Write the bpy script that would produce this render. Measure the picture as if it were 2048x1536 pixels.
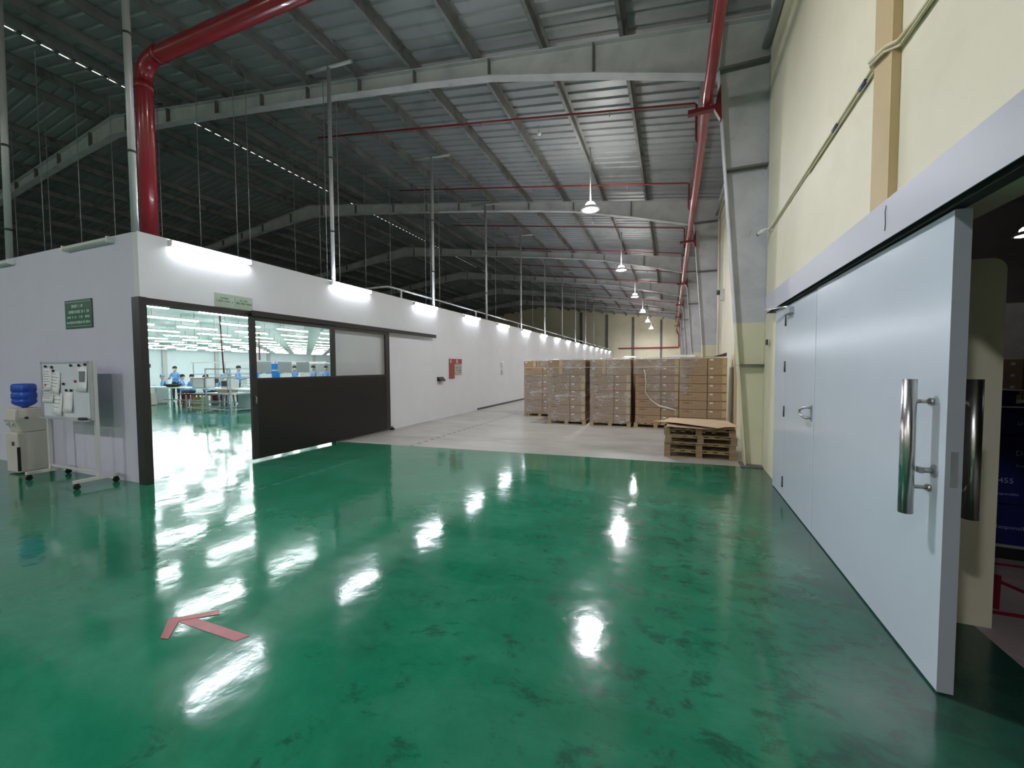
import bpy, math, random
from mathutils import Vector, Matrix
random.seed(7)
SC = bpy.context.scene
for o in list(bpy.data.objects): bpy.data.objects.remove(o)
COL = SC.collection

# ------------------------------------------------------------------ camera, world, exposure
cam = bpy.data.cameras.new('camera')
cam.sensor_fit = 'HORIZONTAL'; cam.sensor_width = 36.0
cam.lens = 806.0 / 2048.0 * 36.0
cam.clip_start = 0.05; cam.clip_end = 300
cam_o = bpy.data.objects.new('camera', cam); COL.objects.link(cam_o)
_r = [[0.93071232, 0.00998765, -0.36561568], [0.36571108, -0.04037819, 0.92985214], [-0.00547586, -0.99913455, -0.04123308]]
cam_o.matrix_world = Matrix([[_r[i][0], -_r[i][1], -_r[i][2], (0, 0, 1.6)[i]] for i in range(3)] + [[0, 0, 0, 1]])
SC.camera = cam_o
world = bpy.data.worlds.new('world'); SC.world = world; world.use_nodes = True
world.node_tree.nodes['Background'].inputs[0].default_value = (1.0, 0.93, 0.82, 1)
world.node_tree.nodes['Background'].inputs[1].default_value = 1.3
vs = SC.view_settings
vs.view_transform = 'Standard'; vs.look = 'None'; vs.gamma = 1; vs.use_curve_mapping = False
vs.exposure = 0.0
TUBE_E, PEND_E, DOME_E, ROOM_E, SIDE_E = 66.0, 500.0, 170.0, 44.0, 24.0
SC.cycles.max_bounces = 8; SC.cycles.diffuse_bounces = 4; SC.cycles.glossy_bounces = 4
SC.cycles.transparent_max_bounces = 12; SC.cycles.sample_clamp_indirect = 6.0
SC.cycles.use_light_tree = True

# ------------------------------------------------------------------ helpers
def S(h):
    h = h.lstrip('#'); out = []
    for i in (0, 2, 4):
        c = int(h[i:i + 2], 16) / 255.0
        out.append(c / 12.92 if c <= 0.04045 else ((c + 0.055) / 1.055) ** 2.4)
    return tuple(out) + (1.0,)

class NT:
    def __init__(s, m): s.t = m.node_tree
    def n(s, typ, **kw):
        nd = s.t.nodes.new('ShaderNode' + typ)
        for k, v in kw.items():
            if k.startswith('i_'):
                key = k[2:]; key = int(key) if key.isdigit() else key.replace('_', ' ')
                nd.inputs[key].default_value = v
            else: setattr(nd, k, v)
        return nd
    def l(s, a, b): s.t.links.new(a, b)
    def coords(s, scale=(1, 1, 1), kind='Object'):
        tc = s.n('TexCoord'); mp = s.n('Mapping'); mp.inputs['Scale'].default_value = scale
        s.l(tc.outputs[kind], mp.inputs['Vector']); return mp.outputs[0]
    def noise(s, vec, scale=5, detail=4, rough=0.55, dist=0.0):
        nz = s.n('TexNoise'); nz.inputs['Scale'].default_value = scale; nz.inputs['Detail'].default_value = detail
        nz.inputs['Roughness'].default_value = rough; nz.inputs['Distortion'].default_value = dist
        s.l(vec, nz.inputs['Vector']); return nz.outputs[0]
    def ramp(s, fac, stops):
        r = s.n('ValToRGB'); e = r.color_ramp.elements
        while len(e) < len(stops): e.new(0.5)
        for el, (p, c) in zip(e, stops):
            el.position = p; el.color = c if len(c) == 4 else tuple(c) + (1,)
        s.l(fac, r.inputs[0]); return r.outputs[0]
    def mix(s, fac, a, b, mode='MIX'):
        m = s.n('MixRGB'); m.blend_type = mode
        for sock, v in ((m.inputs[0], fac), (m.inputs[1], a), (m.inputs[2], b)):
            if hasattr(v, 'is_linked'): s.l(v, sock)
            elif isinstance(v, (int, float)) and sock is not m.inputs[0]: sock.default_value = (v, v, v, 1)
            else: sock.default_value = v
        return m.outputs[0]
    def math(s, op, a, b=0.0, c=None):
        m = s.n('Math'); m.operation = op
        for i, v in enumerate((a, b) if c is None else (a, b, c)):
            if hasattr(v, 'is_linked'): s.l(v, m.inputs[i])
            else: m.inputs[i].default_value = v
        return m.outputs[0]
    def bump(s, h, strength=0.2, dist=0.01, normal=None):
        b = s.n('Bump'); b.inputs['Strength'].default_value = strength; b.inputs['Distance'].default_value = dist
        s.l(h, b.inputs['Height'])
        if normal: s.l(normal, b.inputs['Normal'])
        return b.outputs[0]

def mat(name, hexc, rough=0.6, metal=0.0, var=0.12, vscale=3.0, stretch=(1, 1, 1), bump=0.0, bscale=40.0, spec=0.5, dirt=None, dirt_amt=0.5, dscale=1.2, coat=0.0, alpha=None, trans=0.0):
    m = bpy.data.materials.new(name); m.use_nodes = True; t = NT(m)
    b = m.node_tree.nodes['Principled BSDF']
    c = S(hexc)
    vec = t.coords(stretch)
    nz = t.noise(vec, vscale, 5, 0.6)
    lo = tuple(x * (1 - var) for x in c[:3]) + (1,); hi = tuple(min(1, x * (1 + var)) for x in c[:3]) + (1,)
    col = t.ramp(nz, [(0.3, lo), (0.7, hi)])
    if dirt:
        dn = t.noise(vec, dscale, 8, 0.7, 0.4)
        f = t.ramp(dn, [(0.52, (0, 0, 0, 1)), (0.72, (dirt_amt,) * 3 + (1,))])
        col = t.mix(f, col, S(dirt))
    t.l(col, b.inputs['Base Color'])
    b.inputs['Roughness'].default_value = rough; b.inputs['Metallic'].default_value = metal
    b.inputs['Specular IOR Level'].default_value = spec
    b.inputs['Coat Weight'].default_value = coat
    b.inputs['Transmission Weight'].default_value = trans
    if bump:
        t.l(t.bump(t.noise(vec, bscale, 4), bump, 0.004), b.inputs['Normal'])
    return m

def emat(name, hexc, strength):
    m = bpy.data.materials.new(name); m.use_nodes = True; nt = m.node_tree; nt.nodes.clear()
    e = nt.nodes.new('ShaderNodeEmission'); e.inputs[0].default_value = S(hexc); e.inputs[1].default_value = strength
    o = nt.nodes.new('ShaderNodeOutputMaterial'); nt.links.new(e.outputs[0], o.inputs[0])
    return m

class MB:
    def __init__(s): s.v = []; s.f = []; s.sm = []
    def add(s, vs, fs, sm=False):
        k = len(s.v); s.v += [tuple(v) for v in vs]
        for f in fs: s.f.append(tuple(k + i for i in f)); s.sm.append(sm)
        return s
    def box(s, x0, x1, y0, y1, z0, z1):
        if x0 > x1: x0, x1 = x1, x0
        if y0 > y1: y0, y1 = y1, y0
        if z0 > z1: z0, z1 = z1, z0
        return s.add([(x0, y0, z0), (x1, y0, z0), (x1, y1, z0), (x0, y1, z0), (x0, y0, z1), (x1, y0, z1), (x1, y1, z1), (x0, y1, z1)],
                     [(3, 2, 1, 0), (4, 5, 6, 7), (0, 1, 5, 4), (1, 2, 6, 5), (2, 3, 7, 6), (3, 0, 4, 7)])
    def prism(s, base, off):
        n = len(base); off = Vector(off)
        vs = [Vector(p) for p in base] + [Vector(p) + off for p in base]
        nrm = Vector((0, 0, 0))
        for i in range(n):
            a, b = vs[i], vs[(i + 1) % n]
            nrm += a.cross(b)
        fl = nrm.dot(off) > 0
        fs = [tuple(range(n))[::-1] if fl else tuple(range(n)), tuple(range(n, 2 * n)) if fl else tuple(range(n, 2 * n))[::-1]]
        for i in range(n):
            j = (i + 1) % n
            q = (i, j, n + j, n + i)
            fs.append(q if fl else q[::-1])
        return s.add(vs, fs)
    def path(s, pts, r, n=12, closed=True):
        pts = [Vector(p) for p in pts]; rs = r if isinstance(r, (list, tuple)) else [r] * len(pts)
        tang = []
        for i in range(len(pts)):
            a = pts[max(0, i - 1)]; b = pts[min(len(pts) - 1, i + 1)]
            tang.append((b - a).normalized())
        up = Vector((0, 0, 1)) if abs(tang[0].z) < 0.9 else Vector((1, 0, 0))
        u = tang[0].cross(up).normalized(); vs = []
        for i, p in enumerate(pts):
            u = (u - tang[i] * u.dot(tang[i])).normalized(); w = tang[i].cross(u)
            for k in range(n):
                a = 2 * math.pi * k / n
                vs.append(p + (u * math.cos(a) + w * math.sin(a)) * rs[i])
        fs = []
        for i in range(len(pts) - 1):
            for k in range(n):
                k2 = (k + 1) % n
                fs.append((i * n + k, i * n + k2, (i + 1) * n + k2, (i + 1) * n + k))
        base = len(s.v); s.add(vs, fs, True)
        if closed:
            s.f.append(tuple(base + k for k in range(n))[::-1]); s.sm.append(False)
            s.f.append(tuple(base + (len(pts) - 1) * n + k for k in range(n))); s.sm.append(False)
        return s
    def cyl(s, a, b, r, n=14): return s.path([a, b], r, n)
    def lathe(s, prof, n=24, c=(0, 0, 0), smooth=True):
        vs = []; fs = []
        for r, z in prof:
            for k in range(n):
                a = 2 * math.pi * k / n
                vs.append((c[0] + r * math.cos(a), c[1] + r * math.sin(a), c[2] + z))
        for i in range(len(prof) - 1):
            for k in range(n):
                k2 = (k + 1) % n
                fs.append((i * n + k, i * n + k2, (i + 1) * n + k2, (i + 1) * n + k))
        base = len(s.v); s.add(vs, fs, smooth)
        for i, rev in ((0, True), (len(prof) - 1, False)):
            if prof[i][0] > 1e-5:
                f = tuple(base + i * n + k for k in range(n)); s.f.append(f[::-1] if rev else f); s.sm.append(False)
        return s
    def sphere(s, c, r, n=14, m=8, sc=(1, 1, 1)):
        vs = []; fs = []
        for i in range(m + 1):
            th = math.pi * i / m
            for k in range(n):
                a = 2 * math.pi * k / n
                vs.append((c[0] + r * sc[0] * math.sin(th) * math.cos(a), c[1] + r * sc[1] * math.sin(th) * math.sin(a), c[2] - r * sc[2] * math.cos(th)))
        for i in range(m):
            for k in range(n):
                k2 = (k + 1) % n
                fs.append((i * n + k, i * n + k2, (i + 1) * n + k2, (i + 1) * n + k))
        return s.add(vs, fs, True)
    def build(s, name, m, parent=None, loc=None, bevel=0.0):
        us = sorted({i for f in s.f for i in f})
        if len(us) < len(s.v):
            mp = {a: b for b, a in enumerate(us)}; s.v = [s.v[i] for i in us]; s.f = [tuple(mp[i] for i in f) for f in s.f]
        me = bpy.data.meshes.new(name); me.from_pydata(s.v, [], s.f)
        me.polygons.foreach_set('use_smooth', s.sm); me.update(); me.validate()
        if m: me.materials.append(m)
        o = bpy.data.objects.new(name, me); COL.objects.link(o)
        if parent: o.parent = parent
        if loc: o.location = loc
        if name in ('lettering', 'print', 'writing'): o['kind'] = 'stuff'
        if bevel:
            bv = o.modifiers.new('bevel', 'BEVEL'); bv.width = bevel; bv.segments = 2; bv.limit_method = 'ANGLE'; bv.angle_limit = 0.7
        return o

def box(x0, x1, y0, y1, z0, z1): return MB().box(x0, x1, y0, y1, z0, z1)
def tag(o, label, cat, group=None, kind=None):
    o['label'] = label; o['category'] = cat
    if group: o['group'] = group
    if kind: o['kind'] = kind
    return o
def thing(name, label, cat, loc=(0, 0, 0), rz=0.0, group=None, kind=None):
    o = bpy.data.objects.new(name, None); COL.objects.link(o); o.empty_display_size = 0.1
    o.location = loc; o.rotation_euler = (0, 0, rz)
    return tag(o, label, cat, group, kind)
def link_obj(name, me, parent=None, loc=None, rz=None):
    o = bpy.data.objects.new(name, me); COL.objects.link(o)
    if parent: o.parent = parent
    if loc: o.location = loc
    if rz: o.rotation_euler = (0, 0, rz)
    return o
def dup(root, loc, rz=None, label=None, group=None):
    r = root.copy(); COL.objects.link(r); r.location = loc
    if rz is not None: r.rotation_euler = (0, 0, rz)
    if label: r['label'] = label
    if group: r['group'] = group
    for ch in list(root.children):
        c = ch.copy(); COL.objects.link(c); c.parent = r
        for g in list(ch.children):
            d = g.copy(); COL.objects.link(d); d.parent = c
    return r
ORD = ['first', 'second', 'third', 'fourth', 'fifth', 'sixth', 'seventh', 'eighth', 'ninth', 'tenth', 'eleventh', 'twelfth',
       'thirteenth', 'fourteenth', 'fifteenth', 'sixteenth', 'seventeenth', 'eighteenth', 'nineteenth', 'twentieth']

# ------------------------------------------------------------------ materials
M = {}
M['white_paint'] = mat('white_paint', '#d3d4d6', 0.55, var=0.03, vscale=1.5, bump=0.05, bscale=90)
M['cool_lit_paint'] = mat('cool_lit_white_paint', '#cac8d6', 0.55, var=0.03, vscale=1.5)  # white paint with the lavender cast of cooler light put into its colour
M['cream'] = mat('cream_paint', '#e3dcc2', 0.6, var=0.05, vscale=0.8, bump=0.12, bscale=120, dirt='#c9bf9c', dirt_amt=0.35, dscale=0.9)
M['tan'] = mat('tan_paint', '#c2ab80', 0.6, var=0.05, vscale=2.0, bump=0.1, bscale=90)
M['room_white'] = mat('room_white', '#e6eef2', 0.5, var=0.02)
M['room_ceil'] = mat('workshop_ceiling', '#cbe3dc', 0.5, var=0.02)  # white ceiling, green bounce from the floor tinted into its colour
M['black_metal'] = mat('black_steel', '#131212', 0.38, var=0.1, vscale=6)
M['frame_metal'] = mat('dark_door_frame', '#2b2828', 0.4, var=0.15, vscale=5)
M['door_grey'] = mat('door_grey_paint', '#ccd5df', 0.22, var=0.02, vscale=1.0, spec=0.5)
M['door_edge'] = mat('door_edge_grey', '#a9adb5', 0.4, var=0.03)
M['header'] = mat('header_grey_paint', '#b6b7c0', 0.42, var=0.03, vscale=1.0)
M['steel'] = mat('brushed_steel', '#c9c6c2', 0.28, 1.0, var=0.05)
M['galv'] = mat('galvanised_steel', '#a7abb0', 0.45, 0.5, var=0.1, vscale=8)
M['galv_light'] = mat('light_grey_pole', '#b9bbbd', 0.4, 0.3, var=0.06)
M['purlin'] = mat('purlin_steel', '#77797a', 0.6, 0.2, var=0.25, vscale=1.6, dirt='#1c1b1a', dirt_amt=0.8, dscale=2.6)
M['red_pipe'] = mat('red_pipe_paint', '#8c1828', 0.25, var=0.08, vscale=3, coat=0.4)
M['branch_red'] = mat('branch_pipe_paint', '#7c1c26', 0.35, var=0.08)
M['main_red'] = mat('main_pipe_paint', '#98242e', 0.28, var=0.08, coat=0.3)
M['dark_red'] = mat('dark_red_bracket', '#6e1620', 0.4, var=0.1)
M['black'] = mat('black_rubber', '#141414', 0.6, var=0.1)
M['dark_grey'] = mat('dark_grey_plastic', '#3c3d3f', 0.5)
M['plastic_white'] = mat('white_plastic', '#e4e3e0', 0.35, var=0.02)
M['plastic_grey'] = mat('pale_grey_plastic', '#c3c2bf', 0.4, var=0.03)
M['beige_plastic'] = mat('beige_plastic', '#c4bfb4', 0.42, var=0.04)
M['whiteboard'] = mat('whiteboard_enamel', '#d9dce2', 0.2, var=0.01)
M['paper'] = mat('paper', '#e9e9ea', 0.7, var=0.03)
M['print'] = mat('print_ink', '#4d4038', 0.8)
M['print_grey'] = mat('grey_ink', '#77787c', 0.8)
M['sign_green'] = mat('sign_green', '#0f4f34', 0.4, var=0.08)
M['sign_text'] = mat('sign_pale_text', '#a9c9ba', 0.5)
M['sign_pale'] = mat('pale_green_sign', '#a3b3a1', 0.45)
M['sign_ink'] = mat('sign_ink', '#66786a', 0.6)
M['red_panel'] = mat('red_sheet_board', '#8f3a34', 0.5)
M['notice'] = mat('notice_print', '#a59f98', 0.6, var=0.3, vscale=30)
M['cardboard'] = mat('cardboard', '#a98e72', 0.75, var=0.08, vscale=4, stretch=(1, 1, 6), bump=0.05, bscale=60)
M['cardboard_light'] = mat('cardboard_inner', '#c3a888', 0.75, var=0.06, vscale=5)
M['tape'] = mat('packing_tape', '#c7ab7c', 0.3)
M['wood'] = mat('pallet_wood', '#b29b78', 0.75, var=0.18, vscale=6, stretch=(0.6, 8, 8), bump=0.2, bscale=30)
M['wood_dark'] = mat('weathered_pallet_wood', '#8c7758', 0.8, var=0.22, vscale=5, stretch=(0.6, 8, 8), bump=0.25, bscale=30, dirt='#4a3d2e', dirt_amt=0.6, dscale=4)
M['skin'] = mat('skin', '#c99a7c', 0.55, var=0.04)
M['blue_shirt'] = mat('blue_uniform', '#6f9fd8', 0.75, var=0.08)
M['trousers'] = mat('dark_trousers', '#2c3140', 0.8)
M['hair'] = mat('dark_hair', '#1e1917', 0.6)
M['mask'] = mat('white_mask', '#e6edf2', 0.7)
M['bench_white'] = mat('bench_panel_white', '#cfdfdc', 0.45, var=0.03)
M['bench_top'] = mat('bench_top_green', '#d8e6df', 0.35)
M['alu'] = mat('aluminium_profile', '#c4ccd0', 0.35, 0.6)
M['blue_machine'] = mat('blue_machine_paint', '#1f7fd6', 0.4)
M['grey_board'] = mat('grey_board', '#8c9093', 0.6, var=0.05)
M['red_plastic'] = mat('red_plastic', '#b03a34', 0.45)
M['yellow'] = mat('yellow_plastic', '#d9b62e', 0.45)
M['blue_bin'] = mat('dark_blue_plastic', '#0b1756', 0.4, var=0.1)
M['bin_text'] = mat('bin_pale_text', '#8fa0d0', 0.6)
M['foam'] = mat('white_foam', '#eef0f1', 0.6)
M['cable'] = mat('cream_cable', '#cfc6a2', 0.5)
M['tape_clip'] = mat('blue_grey_tape', '#4c5270', 0.5)
M['red_tape'] = mat('red_floor_tape', '#93343b', 0.35, var=0.12, vscale=14, dirt='#5a1e22', dirt_amt=0.5, dscale=8)
M['tape_old'] = mat('worn_red_tape', '#8e1e2e', 0.5, var=0.15, vscale=9)
M['far_white'] = mat('far_white_wall', '#cfc6bf', 0.7)
M['wall_dark'] = mat('dusky_wall', '#6a625e', 0.8)
E_TUBE = emat('tube_light', '#f0f5ff', TUBE_E)
E_PEND = emat('pendant_light', '#f7f8ff', PEND_E)
E_DOME = emat('glowing_dome', '#fffaf0', DOME_E)
E_ROOM = emat('workshop_tube_light', '#f6fdff', ROOM_E)
E_SIDE = emat('side_pendant_light', '#f3f6ff', SIDE_E)

def floor_green():
    m = bpy.data.materials.new('green_epoxy'); m.use_nodes = True; t = NT(m)
    b = m.node_tree.nodes['Principled BSDF']
    vec = t.coords()
    sep = t.n('SeparateXYZ'); t.l(vec, sep.inputs[0])
    x, y = sep.outputs[0], sep.outputs[1]
    big = t.noise(vec, 0.6, 12, 0.72, 0.3)
    col = t.ramp(big, [(0.30, S('#12573f')), (0.52, S('#186d4f')), (0.72, S('#278061'))])
    # cloudy grey-green haze of wear
    v2 = t.coords((0.35, 1.0, 1))
    haze = t.ramp(t.noise(v2, 1.3, 9, 0.68, 0.5), [(0.46, (0, 0, 0, 1)), (0.74, (0.55, 0.55, 0.55, 1))])
    col = t.mix(haze, col, S('#43846c'))
    # dark scuffs, denser near the grey door on the right
    near = t.ramp(t.math('MULTIPLY_ADD', x, 0.22, 0.62), [(0.0, (0, 0, 0, 1)), (1.0, (1, 1, 1, 1))])
    sc = t.noise(t.coords((1.0, 1.5, 1)), 4.2, 13, 0.74, 0.35)
    scm = t.math('ADD', sc, t.math('MULTIPLY', near, 0.15))
    f = t.ramp(scm, [(0.61, (0, 0, 0, 1)), (0.71, (0.62, 0.62, 0.62, 1))])
    col = t.mix(f, col, S('#123528'))
    sp = t.ramp(t.math('ADD', t.noise(vec, 15, 7, 0.7, 0.3), t.math('MULTIPLY', near, 0.07)), [(0.70, (0, 0, 0, 1)), (0.76, (0.8, 0.8, 0.8, 1))])
    col = t.mix(sp, col, S('#16382e'))
    # grey worn strip along the wall by the door
    edge = t.math('ADD', x, t.math('MULTIPLY', t.noise(vec, 1.6, 6, 0.7), 0.9))
    ef = t.ramp(edge, [(0.0, (0, 0, 0, 1)), (1.0, (0, 0, 0, 1))])
    er = t.n('MapRange'); er.inputs[1].default_value = 1.0; er.inputs[2].default_value = 1.75; er.inputs[4].default_value = 0.8
    t.l(edge, er.inputs[0])
    col = t.mix(er.outputs[0], col, S('#27433a'))
    # dotted wheel trace along the passage
    d = t.math('ABSOLUTE', t.math('ADD', x, 5.08))
    dot = t.math('MULTIPLY', t.math('LESS_THAN', d, 0.03), t.math('GREATER_THAN', t.math('FRACT', t.math('MULTIPLY', y, 5.0)), 0.45))
    dot = t.math('MULTIPLY', dot, t.math('GREATER_THAN', y, 3.6))
    col = t.mix(t.math('MULTIPLY', dot, 0.35), col, S('#5f9a82'))
    t.l(col, b.inputs['Base Color'])
    rr = t.ramp(t.noise(vec, 1.3, 6, 0.6), [(0.3, (0.07,) * 3), (0.7, (0.13,) * 3)])
    rr2 = t.mix(t.math('MULTIPLY', f, 0.4), rr, (0.3, 0.3, 0.3, 1)); rr2 = t.mix(er.outputs[0], rr2, (0.22, 0.22, 0.22, 1))
    t.l(rr2, b.inputs['Roughness'])
    b.inputs['Specular IOR Level'].default_value = 0.62
    n1 = t.bump(t.noise(vec, 2.6, 2, 0.5), 0.45, 0.008)
    n2 = t.bump(t.noise(vec, 9.0, 3, 0.55), 0.5, 0.0018, n1)
    n2 = t.bump(t.noise(vec, 42.0, 4, 0.6), 0.22, 0.0004, n2)
    t.l(n2, b.inputs['Normal'])
    return m
def floor_concrete(name, a, bb, c, rough=0.42, trace=True):
    m = bpy.data.materials.new(name); m.use_nodes = True; t = NT(m)
    b = m.node_tree.nodes['Principled BSDF']
    vec = t.coords()
    v2 = t.coords((0.5, 1.2, 1))
    col = t.ramp(t.noise(v2, 0.9, 8, 0.65, 0.4), [(0.3, S(a)), (0.5, S(bb)), (0.7, S(c))])
    st = t.ramp(t.noise(v2, 3.5, 10, 0.7, 0.8), [(0.55, (0, 0, 0, 1)), (0.75, (0.5, 0.5, 0.5, 1))])
    col = t.mix(st, col, S('#d0ccc2'))
    if trace:
        sep = t.n('SeparateXYZ'); t.l(vec, sep.inputs[0])
        d = t.math('ABSOLUTE', t.math('ADD', sep.outputs[0], 4.95))
        dot = t.math('MULTIPLY', t.math('LESS_THAN', d, 0.045), t.math('GREATER_THAN', t.math('FRACT', t.math('MULTIPLY', sep.outputs[1], 4.0)), 0.5))
        col = t.mix(t.math('MULTIPLY', dot, 0.75), col, S('#4b4a46'))
    t.l(col, b.inputs['Base Color']); b.inputs['Roughness'].default_value = rough
    t.l(t.bump(t.noise(vec, 14, 5), 0.15, 0.004), b.inputs['Normal'])
    return m
M['green'] = floor_green()
M['concrete'] = floor_concrete('bare_concrete', '#8b8880', '#a29e95', '#b3afa6')
M['side_floor'] = floor_concrete('side_concrete', '#8c8180', '#a09391', '#b5a7a4', 0.6, False)

def frame_mat():
    m = bpy.data.materials.new('grey_frame_paint'); m.use_nodes = True; t = NT(m)
    b = m.node_tree.nodes['Principled BSDF']
    vec = t.coords(); sep = t.n('SeparateXYZ'); t.l(vec, sep.inputs[0])
    col = t.ramp(t.noise(vec, 1.6, 8, 0.65, 0.3), [(0.3, S('#a9abb0')), (0.55, S('#bfc0c3')), (0.75, S('#c9c9ca'))])
    dn = t.ramp(t.noise(vec, 2.4, 8, 0.7, 0.5), [(0.6, (0, 0, 0, 1)), (0.78, (0.5, 0.5, 0.5, 1))])
    col = t.mix(dn, col, S('#6f6b60'))
    cr = t.ramp(t.noise(vec, 1.1, 6, 0.6), [(0.3, S('#cbc9ab')), (0.7, S('#d6d3b8'))])
    col = t.mix(t.math('LESS_THAN', sep.outputs[2], 2.29), col, cr)
    t.l(col, b.inputs['Base Color']); b.inputs['Roughness'].default_value = 0.55
    return m
M['frame'] = frame_mat()
M['stiff'] = mat('dusty_stiffener', '#6c6c68', 0.65, var=0.2, dirt='#3a3833', dirt_amt=0.7, dscale=5)
M['roof'] = mat('roof_sheet', '#8f9396', 0.5, 0.25, var=0.12, vscale=0.7, dirt='#5c5f62', dirt_amt=0.5, dscale=0.8)

def film_mat():
    m = bpy.data.materials.new('stretch_film'); m.use_nodes = True; t = NT(m); nt = m.node_tree
    nt.nodes.clear()
    vec = t.coords((1, 1, 2.6))
    nz = t.noise(vec, 5, 5, 0.65, 1.2)
    nrm = t.bump(nz, 1.0, 0.05)
    tr = t.n('BsdfTransparent'); tr.inputs[0].default_value = (0.93, 0.93, 0.94, 1)
    gl = t.n('BsdfGlossy'); gl.inputs['Roughness'].default_value = 0.1; gl.inputs[0].default_value = (1, 1, 1, 1)
    df = t.n('BsdfDiffuse'); df.inputs[0].default_value = (0.9, 0.9, 0.92, 1)
    t.l(nrm, gl.inputs['Normal'])
    a = t.n('MixShader'); b = t.n('MixShader'); out = t.n('OutputMaterial')
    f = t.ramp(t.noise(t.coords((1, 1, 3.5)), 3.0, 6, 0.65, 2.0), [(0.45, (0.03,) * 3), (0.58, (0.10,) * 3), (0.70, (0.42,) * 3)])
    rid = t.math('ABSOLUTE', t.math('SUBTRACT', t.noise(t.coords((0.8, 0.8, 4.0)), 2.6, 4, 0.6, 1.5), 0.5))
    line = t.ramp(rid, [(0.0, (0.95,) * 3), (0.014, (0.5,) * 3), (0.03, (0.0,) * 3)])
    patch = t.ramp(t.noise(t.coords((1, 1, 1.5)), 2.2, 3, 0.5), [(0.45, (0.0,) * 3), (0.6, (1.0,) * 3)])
    f = t.math('MAXIMUM', f, t.math('MULTIPLY', line, patch))  # highlight streaks of the wrinkles painted in as white diffuse creases and patches
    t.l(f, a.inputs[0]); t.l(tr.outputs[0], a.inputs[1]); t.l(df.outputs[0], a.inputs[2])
    fr = t.n('LayerWeight'); t.l(nrm, fr.inputs[1])
    t.l(t.math('MULTIPLY_ADD', t.math('POWER', fr.outputs[1], 4.0), 0.8, 0.09), b.inputs[0]); t.l(a.outputs[0], b.inputs[1]); t.l(gl.outputs[0], b.inputs[2])
    t.l(b.outputs[0], out.inputs[0])
    return m
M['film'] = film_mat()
def glass_mat(name, tint, refl):
    m = bpy.data.materials.new(name); m.use_nodes = True; t = NT(m); m.node_tree.nodes.clear()
    tr = t.n('BsdfTransparent'); tr.inputs[0].default_value = tint
    gl = t.n('BsdfGlossy'); gl.inputs['Roughness'].default_value = 0.02
    fr = t.n('LayerWeight')
    mx = t.n('MixShader'); out = t.n('OutputMaterial')
    t.l(t.math('MULTIPLY_ADD', t.math('POWER', fr.outputs[1], 5.0), 0.9, refl), mx.inputs[0]); t.l(tr.outputs[0], mx.inputs[1]); t.l(gl.outputs[0], mx.inputs[2]); t.l(mx.outputs[0], out.inputs[0])
    return m
M['glass'] = glass_mat('pane_glass', (0.95, 0.96, 0.96, 1), 0.05)
M['bottle'] = mat('blue_water_bottle', '#1c55c8', 0.12, var=0.05, trans=0.35, coat=0.3)

# ------------------------------------------------------------------ setting: floors
XL = -6.76; XB = -6.88; YF = 3.31; YE = 51.2; HP = 3.48; PI = math.pi
def struct(mb, name, m, label, cat, **k): return tag(mb.build(name, m, **k), label, cat, kind='structure')
fl = MB()
fl.add([(-36, -16, 0), (1.75, -16, 0), (1.75, YF, 0), (XB, YF, 0), (-36, YF, 0), (1.75, 7.31, 0), (XB, 6.745, 0), (XB, YE, 0), (-36, YE, 0)],
       [(0, 1, 2, 3, 4), (3, 2, 5, 6), (4, 3, 6, 7, 8)])
struct(fl, 'floor', M['green'], 'glossy scuffed green epoxy floor of the hall and workshop', 'floor')
struct(MB().add([(XB, 6.745, 0), (1.75, 7.31, 0), (1.75, YE, 0), (XB, YE, 0)], [(0, 1, 2, 3)]), 'floor', M['concrete'], 'bare grey concrete floor under the wrapped pallets', 'floor')
struct(MB().add([(1.75, -16, 0), (14, -16, 0), (14, 17, 0), (1.75, 17, 0)], [(0, 1, 2, 3)]), 'floor', M['side_floor'], 'pinkish concrete floor beyond the grey door', 'floor')

# ------------------------------------------------------------------ setting: walls
pw = MB()
pw.box(XB, XL, YF, 3.37, 0, HP); pw.box(XB, XL, 3.37, 6.72, 2.5, HP); pw.box(XB, XL, 6.72, YE, 0, HP)
struct(pw, 'wall_left', M['white_paint'], 'long white partition wall with battens and a black sliding door', 'wall')
struct(box(-34, XB, YF, 3.43, 0, HP), 'wall_near_left', M['cool_lit_paint'], 'white end wall behind the whiteboard and water dispenser', 'wall')
struct(box(XB - 0.02, XL + 0.012, 6.72, 6.74, 0.0, 2.5), 'trim_2', M['room_white'], 'white jamb lining seen through the sliding door glass', 'trim')
RS = 0.1405; RX = -16.0
def zr(x):
    return 7.0 + RS * (0.75 - x) if x > RX else 7.0 + RS * (0.75 - (2 * RX - x))
def gable(y0, y1, x0=-34.0, x1=1.75):
    p = [(x0, y0, 0), (x1, y0, 0), (x1, y0, zr(x1) + 0.25), (RX, y0, zr(RX) + 0.25), (x0, y0, zr(x0) + 0.25)]
    return MB().prism(p, (0, y1 - y0, 0))
struct(gable(YE, YE + 0.2), 'wall_end', M['cream'], 'cream gable wall at the far end of the hall', 'wall')
struct(gable(-16.2, -16), 'wall_back', M['cream'], 'cream gable wall behind the viewer', 'wall')
struct(box(-34.2, -34, -16, YE, 0, 7.3), 'wall_far_left', M['room_white'], 'pale outer wall at the far side of the workshop', 'wall')
for x, w in ((-4.28, 0.28), (-1.08, 0.2), (-7.4, 0.28), (-10.6, 0.28)):
    struct(box(x - w / 2, x + w / 2, YE - 0.14, YE, 0, zr(x) - 0.1), 'trim_3', M['stiff'], 'grey steel post on the far cream gable wall, %s of four from the right' % {-1.08: 'first', -4.28: 'second', -7.4: 'third', -10.6: 'fourth'}[x], 'post')
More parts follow.
